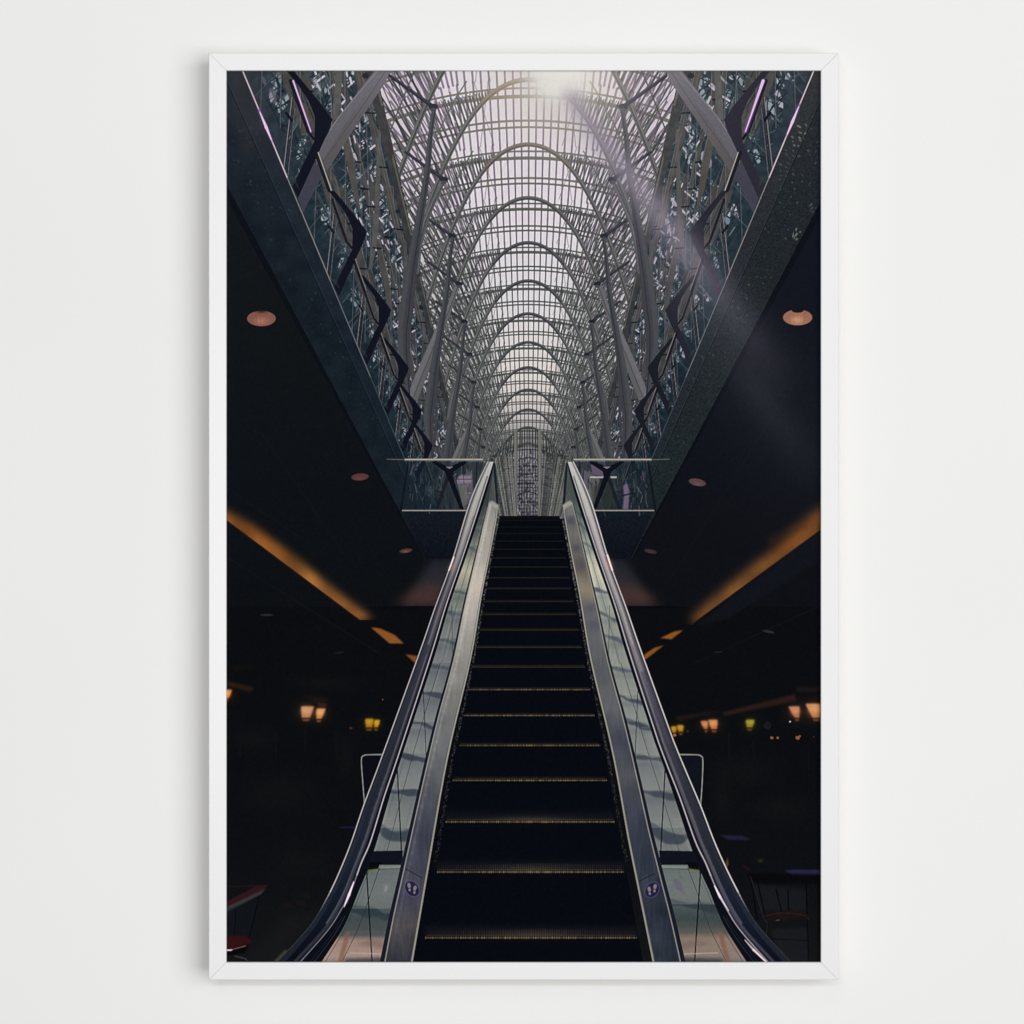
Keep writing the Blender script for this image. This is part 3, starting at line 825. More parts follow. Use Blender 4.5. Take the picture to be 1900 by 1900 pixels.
def paint_escalator(cv):
    # step field
    cv.poly([(927, 958), (1038, 958), (1046, 985), (1196, 1800), (762, 1800), (918, 985)], (8, 10, 17))
    cv.poly([(926, 957), (1038, 957), (1040, 966), (925, 966)], (11, 12, 16))
    steps = [(959, 928, 1037), (966, 925, 1037), (978, 923, 1039), (990, 920, 1042), (1004, 917, 1045), (1019, 915, 1048), (1035, 912, 1050), (1052, 909, 1054),
             (1072, 906, 1057), (1092, 903, 1060), (1116, 899, 1064), (1140, 895, 1069), (1169, 891, 1074), (1201, 885, 1079), (1237.5, 877, 1085), (1279.5, 870, 1094),
             (1327.5, 862, 1102), (1383, 853, 1113), (1448, 841, 1125), (1525, 828, 1139), (1618, 812, 1157), (1740, 790, 1181)]
    for i, (y, a, b) in enumerate(steps):
        t = i / (len(steps) - 1)
        k = (b - a) / 390.0
        gold = mix((46, 45, 36), (92, 80, 60), t ** .8)
        if i >= 19:
            cv.poly([(a - 4, y - 22 * k), (b + 4, y - 22 * k), (b, y), (a, y)], (26, 27, 32), .5, 5)
            cv.ell((a + b) / 2, y - 6 * k, 110 * k, 9 * k, (96, 84, 64), .35, soft=1.6)
        cv.line((a, y), (b, y), .6 + 1.5 * t, gold, .5 if i >= 17 else .6)
        if i > 8:
            cv.line((a + 2, y - 1.5 - 3.2 * t * t), (b - 2, y - 1.5 - 3.2 * t * t), .5 + 1.0 * t, mix((40, 38, 32), (92, 78, 54), t), .35)
        n = 90
        if i >= 15:
            for q in range(n + 1):
                x = a + (b - a) * q / n
                g = 1 - abs(q / n - .55) * 1.0
                al = (.2 + .8 * rng.random()) * (.45 + .65 * g)
                cv.ell(x, y, .34 * (b - a) / n, .5 + 1.7 * t * t, (158, 134, 88), al * .62)
                if i >= 18:
                    hh = 5 + 9 * max(0, g) * (i >= 20)
                    cv.line((x, y - 2), (x, y - 2 - hh), .8, (130, 116, 84), .3 * max(.2, g))
        if i > 17:
            cv.line((a, y + 3.5), (b, y + 3.5), 1.6, (2, 3, 7), .8)
    # brush strips with glints
    for sgn in (-1, 1):
        M = RM if sgn > 0 else (lambda p: p)
        for _ in range(700):
            y = 960 + 640 * rng.random() ** 1.25
            x = np.interp(y, [960, 1044, 1103, 1225, 1409, 1620], [923, 907, 896, 875, 835, 800]) + 1.5 + rng.random() * (1.5 + (y - 940) / 130)
            g = 30 + 120 * rng.random() ** 1.5 * (1 - (y - 960) / 900)
            cv.ell(*M((x, y)), .7 + .6 * rng.random(), .7 + .8 * rng.random(), (g, g, g * .98), .55)

    steel_L = vgrad([(930, (126, 126, 120)), (990, (160, 156, 148)), (1050, (172, 167, 159)), (1090, (186, 177, 166)), (1150, (166, 162, 155)), (1225, (142, 140, 134)),
                     (1330, (112, 112, 112)), (1420, (98, 99, 102)), (1480, (74, 76, 84)), (1560, (62, 64, 78)), (1680, (70, 70, 82)), (1720, (78, 74, 76)), (1790, (48, 50, 60))])
    steel_R = vgrad([(930, (120, 122, 118)), (965, (92, 92, 94)), (1010, (112, 110, 104)), (1040, (96, 92, 90)), (1095, (132, 122, 104)), (1130, (98, 98, 98)), (1200, (92, 94, 98)), (1260, (96, 98, 98)),
                     (1340, (84, 86, 92)), (1380, (68, 70, 80)), (1440, (80, 82, 86)), (1500, (58, 62, 74)), (1600, (48, 54, 66)), (1700, (44, 50, 62)), (1790, (46, 52, 62))])
    glass_L = vgrad([(925, (50, 58, 58)), (975, (76, 82, 78)), (1020, (112, 118, 108)), (1060, (178, 172, 152)), (1085, (138, 136, 124)), (1110, (112, 118, 112)), (1180, (106, 110, 112)), (1280, (104, 108, 112)), (1400, (116, 120, 122)),
                     (1480, (110, 115, 116)), (1579, (114, 118, 118)), (1606, (96, 104, 104)), (1660, (92, 100, 102)), (1705, (66, 76, 78)), (1735, (76, 80, 80)), (1745, (150, 122, 112)), (1775, (158, 132, 122)), (1793, (84, 80, 80))])
    glass_R = vgrad([(925, (66, 76, 74)), (975, (112, 122, 114)), (1020, (154, 158, 146)), (1060, (204, 198, 178)), (1085, (190, 188, 172)), (1115, (150, 153, 144)), (1180, (132, 136, 130)), (1260, (130, 134, 129)), (1330, (128, 132, 129)), (1400, (118, 122, 122)),
                     (1480, (110, 115, 116)), (1579, (114, 118, 118)), (1606, (96, 106, 104)), (1660, (90, 98, 98)), (1705, (60, 70, 72)), (1730, (84, 84, 78)), (1742, (134, 112, 100)), (1775, (124, 108, 100)), (1793, (60, 66, 70))])
    in_edge = [(924, 937), (922, 958), (917, 987), (906, 1044), (894, 1103), (873, 1225), (830, 1409), (793, 1620), (763, 1795)]
    out_edge = OUT_EDGE
    h_out = [(905, 857), (873, 928), (839, 1040), (807, 1128), (778, 1212), (709, 1403), (675, 1494), (652, 1562), (630, 1617), (609, 1662), (585, 1704), (560, 1736), (505, 1795)]
    h_in = [(915, 857), (894, 924), (860, 1029), (828, 1122), (799, 1218), (738, 1405), (713, 1478), (688, 1560), (670, 1602), (654, 1646), (633, 1688), (607, 1728), (548, 1795)]
    g_out = [(918, 857), (900, 924), (866, 1029), (834, 1122), (806, 1218), (745, 1405), (720, 1488), (698, 1565), (679, 1621), (665, 1655), (651, 1690), (633, 1728), (590, 1795)]
    for sgn in (-1, 1):
        M = RM if sgn > 0 else (lambda p: p)
        pl = lambda pts, *a, **k: cv.poly([M(p) for p in pts], *a, **k)
        ln = lambda a, b, *r, **k: cv.line(M(a), M(b), *r, **k)
        so, si_, ho, hi, go = [smooth(e, 6) for e in (out_edge, in_edge, h_out, h_in, g_out)]
        # newel end of the glass above the landing
        pl([(915, 857), (922, 868), (925, 940), (906, 940), (900, 924)], (72, 80, 76), .8)
        ln((917, 860), (923, 935), 4.5, (28, 32, 42), 1)
        # glass field with the reflected vault in it
        field = [M(p) for p in go] + [M(p) for p in reversed(so)]
        cv.poly(field, glass_L if sgn < 0 else glass_R)
        cv.clip = full_mask(cv, field)
        if sgn < 0:
            bands = [(950, 7, (66, 80, 78)), (968, 6, (72, 86, 82)), (986, 5, (66, 84, 78)), (1018, 7, (94, 102, 112)), (1098, 6, (84, 98, 96)), (1140, 8, (92, 104, 110)), (1190, 6, (78, 94, 92)),
                     (1236, 8, (78, 88, 94)), (1290, 9, (72, 76, 86)), (1346, 10, (66, 72, 80)), (1404, 11, (60, 68, 74)), (1470, 11, (66, 72, 84)), (1542, 14, (66, 78, 82)), (1692, 14, (48, 62, 64))]
        else:
            bands = [(950, 7, (70, 96, 86)), (975, 6, (84, 100, 94)), (1012, 6, (118, 126, 126)), (1095, 8, (100, 104, 120)), (1142, 7, (90, 104, 96)), (1186, 8, (100, 106, 118)), (1242, 8, (98, 104, 112)),
                     (1296, 8, (74, 80, 92)), (1345, 11, (70, 78, 86)), (1408, 10, (74, 82, 84)), (1472, 11, (76, 82, 88)), (1542, 12, (70, 78, 84)), (1684, 14, (54, 64, 70))]
        jig = rng.normal(0, 1, (20, 26))
        for bi, (y, h, c) in enumerate(bands):
            xo = np.interp(y, [p[1] for p in g_out], [p[0] for p in g_out]); xi = np.interp(y, [p[1] for p in out_edge], [p[0] for p in out_edge])
            n = 5
            up, dn = [], []
            ph = bi * 1.9
            for q in range(n + 1):
                t = q / n
                x = xo - 4 + (xi - xo + 8) * t
                yy = y + h * (.28 * math.sin(ph + t * 2.2) + .10 * jig[bi, q]) + (t - .5) * (14 if sgn < 0 else -20) * .7
                th = h * (.42 + .12 * math.sin(ph * 2 + t * 5) + .08 * jig[bi, q + 13]) * (1.0 if y < 1500 else 1.3)
                up.append((x, yy - th)); dn.append((x, yy + th))
            up, dn = smooth(up, 5), smooth(dn, 5)
            n = len(up) - 1
            if 1500 < y < 1600:
                up = [(a, b - 3 + 14 * math.sin((q / n) * math.pi)) for q, (a, b) in enumerate(up)]
                dn = [(a, b + 16 * math.sin((q / n) * math.pi)) for q, (a, b) in enumerate(dn)]
            pl(up + dn[::-1], mix(c, (50, 54, 66), .25), .9, .8)
            pl([(a, b + 2) for a, b in up] + [(a, b - 3) for a, b in dn[::-1]], mix(c, (40, 48, 64), .5), .45, 1.5)
        # each stretch between two bands brightens downwards; thin streaks run with the slope
        ys_b = [b_[0] for b_ in bands] + [1793]
        for b0, b1 in zip(ys_b[:-1], ys_b[1:]):
            for q in range(6):
                ya = b0 + (b1 - b0) * (.35 + .1 * q)
                pl([(560, ya), (960, ya), (960, b1 - 6), (560, b1 - 6)], (172, 172, 160), .045)
            pl([(560, b0 + 6), (960, b0 + 6), (960, b0 + 16), (560, b0 + 16)], (60, 66, 80), .16, 3)
        for q in range(12):
            t_ = rng.random(); ya = 940 + 700 * rng.random()
            P_ = [(np.interp(y, [p[1] for p in g_out], [p[0] for p in g_out]) * (1 - t_) + np.interp(y, [p[1] for p in out_edge], [p[0] for p in out_edge]) * t_, y) for y in np.linspace(ya, ya + 90, 6)]
            cv.pline([M(p) for p in P_], 2.2, (206, 204, 196) if q % 2 else (52, 58, 66), .14, soft=2)
        # faint planks seen in the glass, panel joints
        fr = lambda t, ya, yb: [(np.interp(y, [p[1] for p in g_out], [p[0] for p in g_out]) * (1 - t) + np.interp(y, [p[1] for p in out_edge], [p[0] for p in out_edge]) * t, y) for y in np.linspace(ya, yb, 12)]
        cv.pline([M(p) for p in fr(.42, 1230, 1578)], 1.2, (48, 54, 60), .8)
        cv.pline([M(p) for p in fr(.5, 960, 1230)], 2.2, (70, 84, 86), .45)
        cv.pline([M(p) for p in fr(.34, 1612, 1793)], 1.2, (40, 42, 46), .85)
        cv.pline([M(p) for p in fr(.06, 1612, 1793)], 1.2, (62, 60, 58), .8)
        for y in (1350, 1383, 1446, 1520, 1526):
            ln((np.interp(y, [p[1] for p in g_out], [p[0] for p in g_out]), y), (np.interp(y, [p[1] for p in g_out], [p[0] for p in g_out]) + 16, y), .9, (150, 148, 130), .5)
        ln((785, 1273), (791, 1409), 1.5, (26, 30, 44), .9)
        ln((737, 1426), (746, 1600), 2.4, (16, 20, 30), .95)
        ln((838, 1124), (840, 1215), 1.2, (40, 48, 52), .6)
        ln((680, 1612), (691, 1795), 2.6, (14, 16, 22), .95)
        # skirting end box
        pl([(690, 1579), (748, 1578), (744, 1606), (684, 1608)], (16, 18, 28))
        pl([(650, 1600), (708, 1600), (704, 1612), (650, 1622)], (9, 10, 14), .95, 1)
        pl([(704, 1605), (744, 1605), (742, 1611), (702, 1611)], (128, 134, 130), .8)
        ln((702, 1613), (742, 1612), 1.1, (44, 50, 54), .8)
        pl([(683, 1614), (702, 1612), (700, 1616), (684, 1618)], (112, 118, 76), .7)
        pl([(690, 1742), (730, 1752), (726, 1764), (660, 1752)], (112, 92, 86), .5, 3)
        ln((650, 1768), (706, 1770), 2.0, (186, 166, 150), .7)
        pl([(640, 1779), (716, 1776), (712, 1795), (640, 1795)], (44, 44, 50), .7, 3)
        pl([(642, 1729), (650, 1729), (634, 1793), (624, 1793)], (128, 88, 70), .7, 1.2)
        # sign mirrored in the glass
        if sgn < 0:
            cv.ell(716, 1647, 6, 11, (122, 122, 128), .55, .3); cv.ell(709, 1655, 3, 6, (112, 112, 118), .5)
            cv.ell(716, 1648, 2.4, 6, (146, 146, 150), .6, .2)
        else:
            cv.ell(1258, 1642, 6, 13, (98, 88, 114), .6, -.5); cv.ell(1266, 1652, 5, 9, (104, 98, 118), .5, -.6)
        cv.clip = None
        # inner deck (brushed steel)
        pl(so + si_[::-1], steel_L if sgn < 0 else steel_R)
        deck = full_mask(cv, [M(p) for p in so + si_[::-1]])
        cv.a += (deck * ((noise2(3, 40 + sgn, (1, 9)) - .5) * 9 + (noise2(26, 44 + sgn) - .5) * (20 if sgn > 0 else 14)))[..., None]
        hl = [(p[0] * .72 + q[0] * .28, p[1]) for p, q in zip(out_edge, [(np.interp(p[1], [e[1] for e in in_edge], [e[0] for e in in_edge]), p[1]) for p in out_edge])]
        if sgn < 0:
            cv.clip = deck
            hs = smooth(hl, 8)
            for q in range(len(hs) - 1):
                fa = 1 - q / (len(hs) - 1)
                cv.line(hs[q], hs[q + 1], 4 + q * .06, (214, 212, 204), .16 * fa, soft=5)
                cv.line(hs[q], hs[q + 1], 1.6, (226, 222, 214), .3 * fa, soft=2)
            cv.ell(888, 1085, 12, 42, (226, 204, 180), .25, .22, soft=1.4)
            cv.clip = None
        else:
            cv.clip = deck
            for y, c in ((966, (66, 64, 74)), (1016, (66, 64, 76)), (1050, (72, 70, 80)), (1128, (74, 76, 88)), (1160, (70, 72, 86)), (1248, (82, 86, 92)), (1378, (60, 62, 76)), (1470, (60, 62, 72)), (1540, (48, 52, 64))):
                x = np.interp(y, [p[1] for p in out_edge], [p[0] for p in out_edge]) + 14
                cv.ell(*M((x, y)), 10 + (y - 950) * .04, 9 + (y - 950) * .03, c, .6, -.5, soft=1.5)
            cv.clip = None
        # deck borders
        cv.pline([M((a + .5, b)) for a, b in so], 1.6, (24, 28, 40), 1, 7.5)
        cv.pline([M((a + 1.5 + (b - 930) * .0055, b)) for a, b in so], 1.2, (150, 148, 140), .85, 2.0)
        cv.pline([M((a - 1, b)) for a, b in si_], 1.4, (150, 148, 138), .9, 4.2)
        cv.pline([M((a - 2.6, b)) for a, b in si_], .8, (64, 62, 60), .7, 1.0)
        pl([(906, 935), (910, 929), (915, 930), (925, 937), (923, 946), (912, 938)], (158, 158, 150), .9, .6)
        # handrail
        pl(hi + go[::-1], (13, 15, 23))
        top_c = (150, 152, 152)
        pl(ho + hi[::-1], vgrad([(857, (178, 178, 174)), (960, (158, 156, 152)), (1030, (128, 124, 126)), (1080, (80, 77, 84)), (1200, (56, 56, 64)), (1400, (37, 40, 49)), (1600, (28, 34, 46)), (1720, (15, 20, 32)), (1790, (11, 14, 22))])
           if sgn < 0 else vgrad([(857, (186, 186, 182)), (960, (178, 174, 170)), (1060, (150, 144, 146)), (1120, (128, 124, 122)), (1230, (96, 93, 99)), (1340, (68, 66, 75)), (1450, (50, 50, 60)), (1600, (35, 38, 48)), (1700, (22, 28, 42)), (1790, (12, 16, 26))]))
        mid = lambda t: [(a[0] * (1 - t) + b[0] * t, (a[1] + b[1]) / 2) for a, b in zip(ho, hi)]
        cv.clip = full_mask(cv, [M(p) for p in ho + hi[::-1]])
        cv.pline([M(p) for p in mid(.2)], 3, (40, 46, 58), .6, 10, soft=2)
        cv.pline([M(p) for p in mid(.75)[8:]], 3, (88, 86, 96) if sgn < 0 else (122, 118, 126), .5, 5, soft=3)
        lo = mid(.62)
        for q in range(30, 46):
            g = rng.random()
            cv.line(M(lo[q]), M(lo[q + 1]), 4.0, (112, 108, 112), .22 * g, soft=4)
        if sgn > 0:
            cv.pline([M(p) for p in mid(.45)[6:26]], 5, (172, 164, 164), .4, 8, soft=4)
            cv.pline([M(p) for p in mid(.3)[12:30]], 2, (84, 72, 96), .5, 4, soft=3)
        cv.clip = None
        cv.clip = full_mask(cv, [M(p) for p in ho + hi[::-1]])
        cv.pline([M(p) for p in mid(.86)[3:60]], 2.2, (8, 10, 16), .6, 4.5, soft=2)
        cv.pline([M(p) for p in mid(.5)[:24]], 2, (206, 204, 198), .35, 3, soft=3)
        cv.pline([M(p) for p in mid(.66)[24:64]], 1.4, (126, 124, 138), .55, 3, soft=2)
        cv.clip = None
        # crisp bright edges
        cv.pline([M(p) for p in ho[:54]], 1.3, (178, 172, 172) if sgn < 0 else (206, 200, 196), .95, 2.2)
        for q in range(53, len(ho) - 1):
            cv.line(M(ho[q]), M(ho[q + 1]), 1.6, mix((170, 166, 166), (52, 56, 60), min(1, (q - 53) / 5)), .85)
        cv.pline([M((a + 2.6, b + 1)) for a, b in ho[4:50]], .9, (26, 28, 36), .8, 1.6)
        cv.pline([M(p) for p in hi[:52]], 1.2, (186, 180, 186), .9, 2.4)
        cv.pline([M(p) for p in hi[51:]], 1.8, (120, 120, 132) if sgn < 0 else (172, 164, 176), .9, 1.6)
        cv.pline([M((a - 3, b)) for a, b in hi[46:]], 1.5, (92, 82, 100), .35, 2, soft=1.5)
        q = hi[56] if sgn < 0 else hi[53]
        if sgn < 0:
            cv.line((q[0] + 8, q[1] - 22), (q[0] - 5, q[1] + 14), 5, (176, 110, 180), .5, soft=4)
            cv.line((q[0] + 9, q[1] - 24), (q[0], q[1]), 1.5, (236, 214, 234), 1, 4.5)
            cv.line((q[0], q[1]), (q[0] - 9, q[1] + 22), 4.5, (236, 214, 234), 1, 1.5)
            cv.ell(837, 1052, 6, 14, (226, 150, 130), .4, .35, soft=1.6)
            cv.line((842, 1034), (833, 1058), 2.6, (242, 220, 214), .8)
        else:
            cv.line((1326, 1644), (1336, 1664), 2, (240, 214, 236), 1, 4.5)
            cv.line((1336, 1664), (1352, 1690), 4, (214, 200, 214), .9, 1.5)
            cv.line((1398, 1762), (1424, 1787), 4, (232, 206, 212), .95, 2.4)
            cv.line((1398, 1762), (1382, 1744), 4, (214, 190, 200), .8, 1.4)
            cv.ell(1131, 1046, 7, 16, (230, 140, 120), .45, -.35, soft=1.6)
            cv.line((1127, 1030), (1136, 1058), 3, (246, 226, 220), .9)
        # cable curves under the lower bend
        cv.pline([M(p) for p in smooth([(640, 1700), (618, 1738), (575, 1795)], 6)], 1.2, (44, 50, 62), .8)
        cv.pline([M(p) for p in smooth([(634, 1702), (612, 1738), (568, 1795)], 6)], 1.0, (34, 40, 60), .7)
    # panel seams and footprint signs
    cv.line((752, 1612), (783, 1629), 1.6, (22, 24, 34), .9)
    cv.line((1186, 1635), (1214, 1621), 1.6, (22, 24, 34), .9)
    for (x, y, an, s_) in ((764.5, 1649, .95, -1), (1210, 1651, -.95, 1)):
        cv.ell(x, y, 16.4, 12.6, (84, 80, 108), .8, an)
        cv.ell(x, y, 15.2, 11.4, (36, 31, 66), 1, an)
        for dx in (-5.4, 5.4):
            yy = y - 1.5 + (dx * .45 if s_ < 0 else -dx * .45)
            tl = -.22 if dx < 0 else .22
            cv.ell(x + dx, yy - 2, 3.1, 4.9, (122, 118, 118), .95, tl)
            cv.ell(x + dx * .82, yy + 6, 2.1, 2.6, (122, 118, 118), .95)


def paint_light(cv):
    """Sun burst at the crown of the vault and its veil of flare across the right side."""
    yy, xx = np.mgrid[0:H, 0:W].astype(np.float32)
    xx += X0; yy += Y0
    A = cv.a

    def screen(col, m):
        A[...] = A + (np.array(col, np.float32) - A) * m[..., None]
    r = np.hypot((xx - 1034) / 1.05, (yy - 138))
    screen((224, 214, 196), np.clip(np.exp(-(r / 120) ** 2) * .66, 0, 1))
    screen((206, 198, 196), np.exp(-(r / 260) ** 2) * .14)
    screen((232, 229, 222), np.clip(1.7 * np.exp(-(r / 48) ** 2), 0, 1))
    # orange fringe on the members nearest the sun
    m = np.exp(-(((xx - 985) / 75) ** 2)) * np.exp(-(((yy - 168) / 26) ** 2))
    dark = np.clip((190 - A.mean(-1)) / 90, 0, 1)
    screen((186, 160, 118), .75 * m * dark)
    # flare band, leaning down to the right
    def band(p0, p1, w0, w1, col, amp, fall):
        d = np.array(p1, float) - np.array(p0, float); L = np.hypot(*d); u = d / L
        t = ((xx - p0[0]) * u[0] + (yy - p0[1]) * u[1]) / L
        n = (xx - p0[0]) * -u[1] + (yy - p0[1]) * u[0]
        w = w0 + (w1 - w0) * np.clip(t, 0, 1.3)
        prof = np.exp(-(n / w) ** 2)
        al = np.interp(t, fall[0], fall[1]).astype(np.float32)
        screen(col, prof * al * amp)
    band((1046, 165), (1420, 660), 19, 38, (160, 149, 165), .76, ([-.02, .04, .2, .45, .6, .8, 1.0, 1.15], [0, .8, .85, .8, .6, .28, .12, 0]))
    band((1060, 170), (1500, 860), 20, 120, (120, 116, 128), .22, ([0, .1, .4, .7, 1, 1.2], [0, .5, .9, .5, .25, 0]))
    band((1340, 640), (1530, 900), 26, 40, (74, 76, 86), .28, ([0, .3, .7, 1], [.2, .8, .5, .1]))
    # softly veiled blacks in the upper half
    screen((70, 72, 78), .06 * np.clip(1 - (yy - 131) / 800, 0, 1))


def paint_picture():
    cv = Canvas((14, 17, 21))
    paint_roof(cv)
    for s_ in (-1, 1):
        paint_side(cv, s_)
    # slight unevenness of tone behind the balustrades
    zm = full_mask(cv, [(430, 110), (703, 167), (857, 850), (747, 948), (430, 150)]) + full_mask(cv, [mir(p) for p in [(430, 110), (703, 167), (857, 850), (747, 948), (430, 150)]])
    zb = np.stack([boxblur(cv.a[..., c_], 1) for c_ in range(3)], -1)
    zn = (noise2(9, 91) - .5) * 14
    cv.a += ((zb - cv.a) * .12 + zn[..., None]) * np.clip(zm, 0, 1)[..., None]
    for s_ in (-1, 1):
        paint_columns(cv, s_)
        paint_bigbeam(cv, s_)
    paint_under(cv)
    for s_ in (-1, 1):
        paint_gallery(cv, s_)
    paint_escalator(cv)
    paint_light(cv)
    a = cv.a
    soft_ = np.stack([boxblur(a[..., c_], 1) for c_ in range(3)], -1)
    a += (a - soft_) * .75                       # crisp as a printed photograph
    g = np.random.default_rng(3).normal(0, 1, (H, W)).astype(np.float32)
    lum = a.mean(-1)
    a += (boxblur(g, 1) * (2.4 + 4.0 * np.clip(lum / 120, 0, 1)))[..., None]
    return np.clip(a, 0, 255)
# ---------------------------------------------------------------- end of the printed picture

# ================================================================ the scene
for o in list(bpy.data.objects):
    bpy.data.objects.remove(o)
scn = bpy.context.scene
COL = scn.collection
PX = 0.0005                                     # metres per unit of the 1900-unit picture
CAMD = 2.60                                     # camera to the front of the moulding
DEPTH = 0.026                                   # moulding depth off the wall
CX, CZ = 950.0, 950.0


def wx(x): return (x - CX) * PX
def wz(y): return (CZ - y) * PX


def srgb2lin(c):
    c = np.asarray(c, np.float32)
    return np.where(c <= .04045, c / 12.92, ((c + .055) / 1.055) ** 2.4).astype(np.float32)


def material(name, base, rough=.6, spec=.3):
    m = bpy.data.materials.new(name); m.use_nodes = True
    b = m.node_tree.nodes['Principled BSDF']
    b.inputs['Base Color'].default_value = (*base, 1)
    b.inputs['Roughness'].default_value = rough
    b.inputs['Specular IOR Level'].default_value = spec
    return m, m.node_tree, b


# painted plaster wall: faint roller texture and the slightest unevenness of tone
wall_m, nt, b = material('wall_paint', (.80, .80, .79), .85, .15)
tc = nt.nodes.new('ShaderNodeTexCoord')
n1 = nt.nodes.new('ShaderNodeTexNoise'); n1.inputs['Scale'].default_value = 2.2; n1.inputs['Detail'].default_value = 3
n2 = nt.nodes.new('ShaderNodeTexNoise'); n2.inputs['Scale'].default_value = 420; n2.inputs['Detail'].default_value = 4
nt.links.new(tc.outputs['Object'], n1.inputs['Vector']); nt.links.new(tc.outputs['Object'], n2.inputs['Vector'])
r = nt.nodes.new('ShaderNodeValToRGB')
r.color_ramp.elements[0].position = .3; r.color_ramp.elements[0].color = (.802, .802, .790, 1)
r.color_ramp.elements[1].position = .7; r.color_ramp.elements[1].color = (.822, .822, .812, 1)
nt.links.new(n1.outputs['Fac'], r.inputs['Fac']); nt.links.new(r.outputs['Color'], b.inputs['Base Color'])
bp = nt.nodes.new('ShaderNodeBump'); bp.inputs['Strength'].default_value = .05; bp.inputs['Distance'].default_value = .0006
nt.links.new(n2.outputs['Fac'], bp.inputs['Height']); nt.links.new(bp.outputs['Normal'], b.inputs['Normal'])

# satin white lacquer on the moulding
rail_m, nt, b = material('white_lacquer', (.745, .745, .745), .36, .5)
n3 = nt.nodes.new('ShaderNodeTexNoise'); n3.inputs['Scale'].default_value = 160; n3.inputs['Detail'].default_value = 3
tc = nt.nodes.new('ShaderNodeTexCoord'); nt.links.new(tc.outputs['Object'], n3.inputs['Vector'])
bp = nt.nodes.new('ShaderNodeBump'); bp.inputs['Strength'].default_value = .03; bp.inputs['Distance'].default_value = .0004
nt.links.new(n3.outputs['Fac'], bp.inputs['Height']); nt.links.new(bp.outputs['Normal'], b.inputs['Normal'])

board_m, _, _ = material('backing_fibreboard', (.32, .24, .16), .9, .1)
edge_m, _, _ = material('low_bounce_edge', (.46, .42, .36), .8, .2)  # darker unseen side, added to curb light bouncing off the frame

# matt ink on a finely woven sheet
print_m, nt, b = material('printed_canvas', (.5, .5, .5), 1.0, .0)
at = nt.nodes.new('ShaderNodeAttribute'); at.attribute_name = 'ink'
tc = nt.nodes.new('ShaderNodeTexCoord')
w1 = nt.nodes.new('ShaderNodeTexWave'); w1.wave_type = 'BANDS'; w1.bands_direction = 'DIAGONAL'; w1.inputs['Scale'].default_value = 300
nt.links.new(tc.outputs['Object'], w1.inputs['Vector'])
mr = nt.nodes.new('ShaderNodeMapRange'); mr.inputs['To Min'].default_value = .94; mr.inputs['To Max'].default_value = 1.06
nt.links.new(w1.outputs['Fac'], mr.inputs['Value'])
ml = nt.nodes.new('ShaderNodeVectorMath'); ml.operation = 'MULTIPLY'
nt.links.new(at.outputs['Color'], ml.inputs[0]); nt.links.new(mr.outputs['Result'], ml.inputs[1])
nt.links.new(ml.outputs['Vector'], b.inputs['Base Color'])


def link(name, me, mat, parent=None):
    o = bpy.data.objects.new(name, me); COL.objects.link(o)
    me.materials.append(mat)
    if parent:
        o.parent = parent
    return o


# ---- wall: one sheet, front face at y = DEPTH behind the moulding's front (camera looks along +Y)
bm = bmesh.new()
bmesh.ops.create_cube(bm, size=1)
me = bpy.data.meshes.new('wall')
for v in bm.verts:
    v.co.x *= 6.0; v.co.z *= 4.0; v.co.y = DEPTH + .0015 + (.12 if v.co.y > 0 else 0)
bm.to_mesh(me); bm.free()
wall = link('wall', me, wall_m)
wall['kind'] = 'structure'

# ---- the framed print
ox0, ox1, oy0, oy1 = 387.0, 1556.0, 98.0, 1818.5      # moulding, outside
ix0, ix1, iy0, iy1 = 420.0, 1523.0, 131.0, 1785.5     # moulding, sight edge
root = bpy.data.objects.new('framed_picture', None); COL.objects.link(root)
root.location = (wx((ox0 + ox1) / 2), DEPTH, wz(oy1))
root['label'] = 'white framed print of an escalator below a glass vault, hanging on pale wall'
root['category'] = 'framed picture'
RX, RY, RZ = root.location


def rail(outer_a, outer_b, inner_a, inner_b, nin):
    """A mitred length of moulding with eased front edges. nin: unit (x, z) pointing to the opening."""
    gap = .00012
    oa = np.array((wx(outer_a[0]), wz(outer_a[1]))); ob = np.array((wx(outer_b[0]), wz(outer_b[1])))
    ia = np.array((wx(inner_a[0]), wz(inner_a[1]))); ib = np.array((wx(inner_b[0]), wz(inner_b[1])))
    w = abs(np.dot(ia - oa, nin))
    al = (ob - oa) / np.linalg.norm(ob - oa)
    e = .0007
    # profile: (distance from outer edge, depth y); back undercut to cut light bounce
    prof = [(.0045, DEPTH), (.0002, .006), (0, e * 1.2), (e * .3, e * .35), (e, 0), (w - e, 0), (w - e * .3, e * .35), (w, e * 1.2), (w, .0048), (w + .004, .0048), (w + .004, .0072), (w - .006, .0072), (w - .006, DEPTH)]
    bm = bmesh.new(); rings = []
    for end in (0, 1):
        ring = []
        for d, y in prof:
            base = (oa + (ia - oa) * (d / w)) if end == 0 else (ob + (ib - ob) * (d / w))
            base = base + al * (gap if end == 0 else -gap)
            ring.append(bm.verts.new((base[0] - RX, y - RY, base[1] - RZ)))
        rings.append(ring)
    n = len(prof)
    for i in range(n):
        f = bm.faces.new((rings[0][i], rings[0][(i + 1) % n], rings[1][(i + 1) % n], rings[1][i]))
        if i == 0:
            f.material_index = 1                  # outer side coloured darker to weaken light bounced onto the wall
    bm.faces.new(rings[0]); bm.faces.new(rings[1][::-1])
    bmesh.ops.recalc_face_normals(bm, faces=bm.faces)
    me = bpy.data.meshes.new('frame_rail'); bm.to_mesh(me); bm.free()
    o = link('frame_rail', me, rail_m, root)
    me.materials.append(edge_m)
    return o


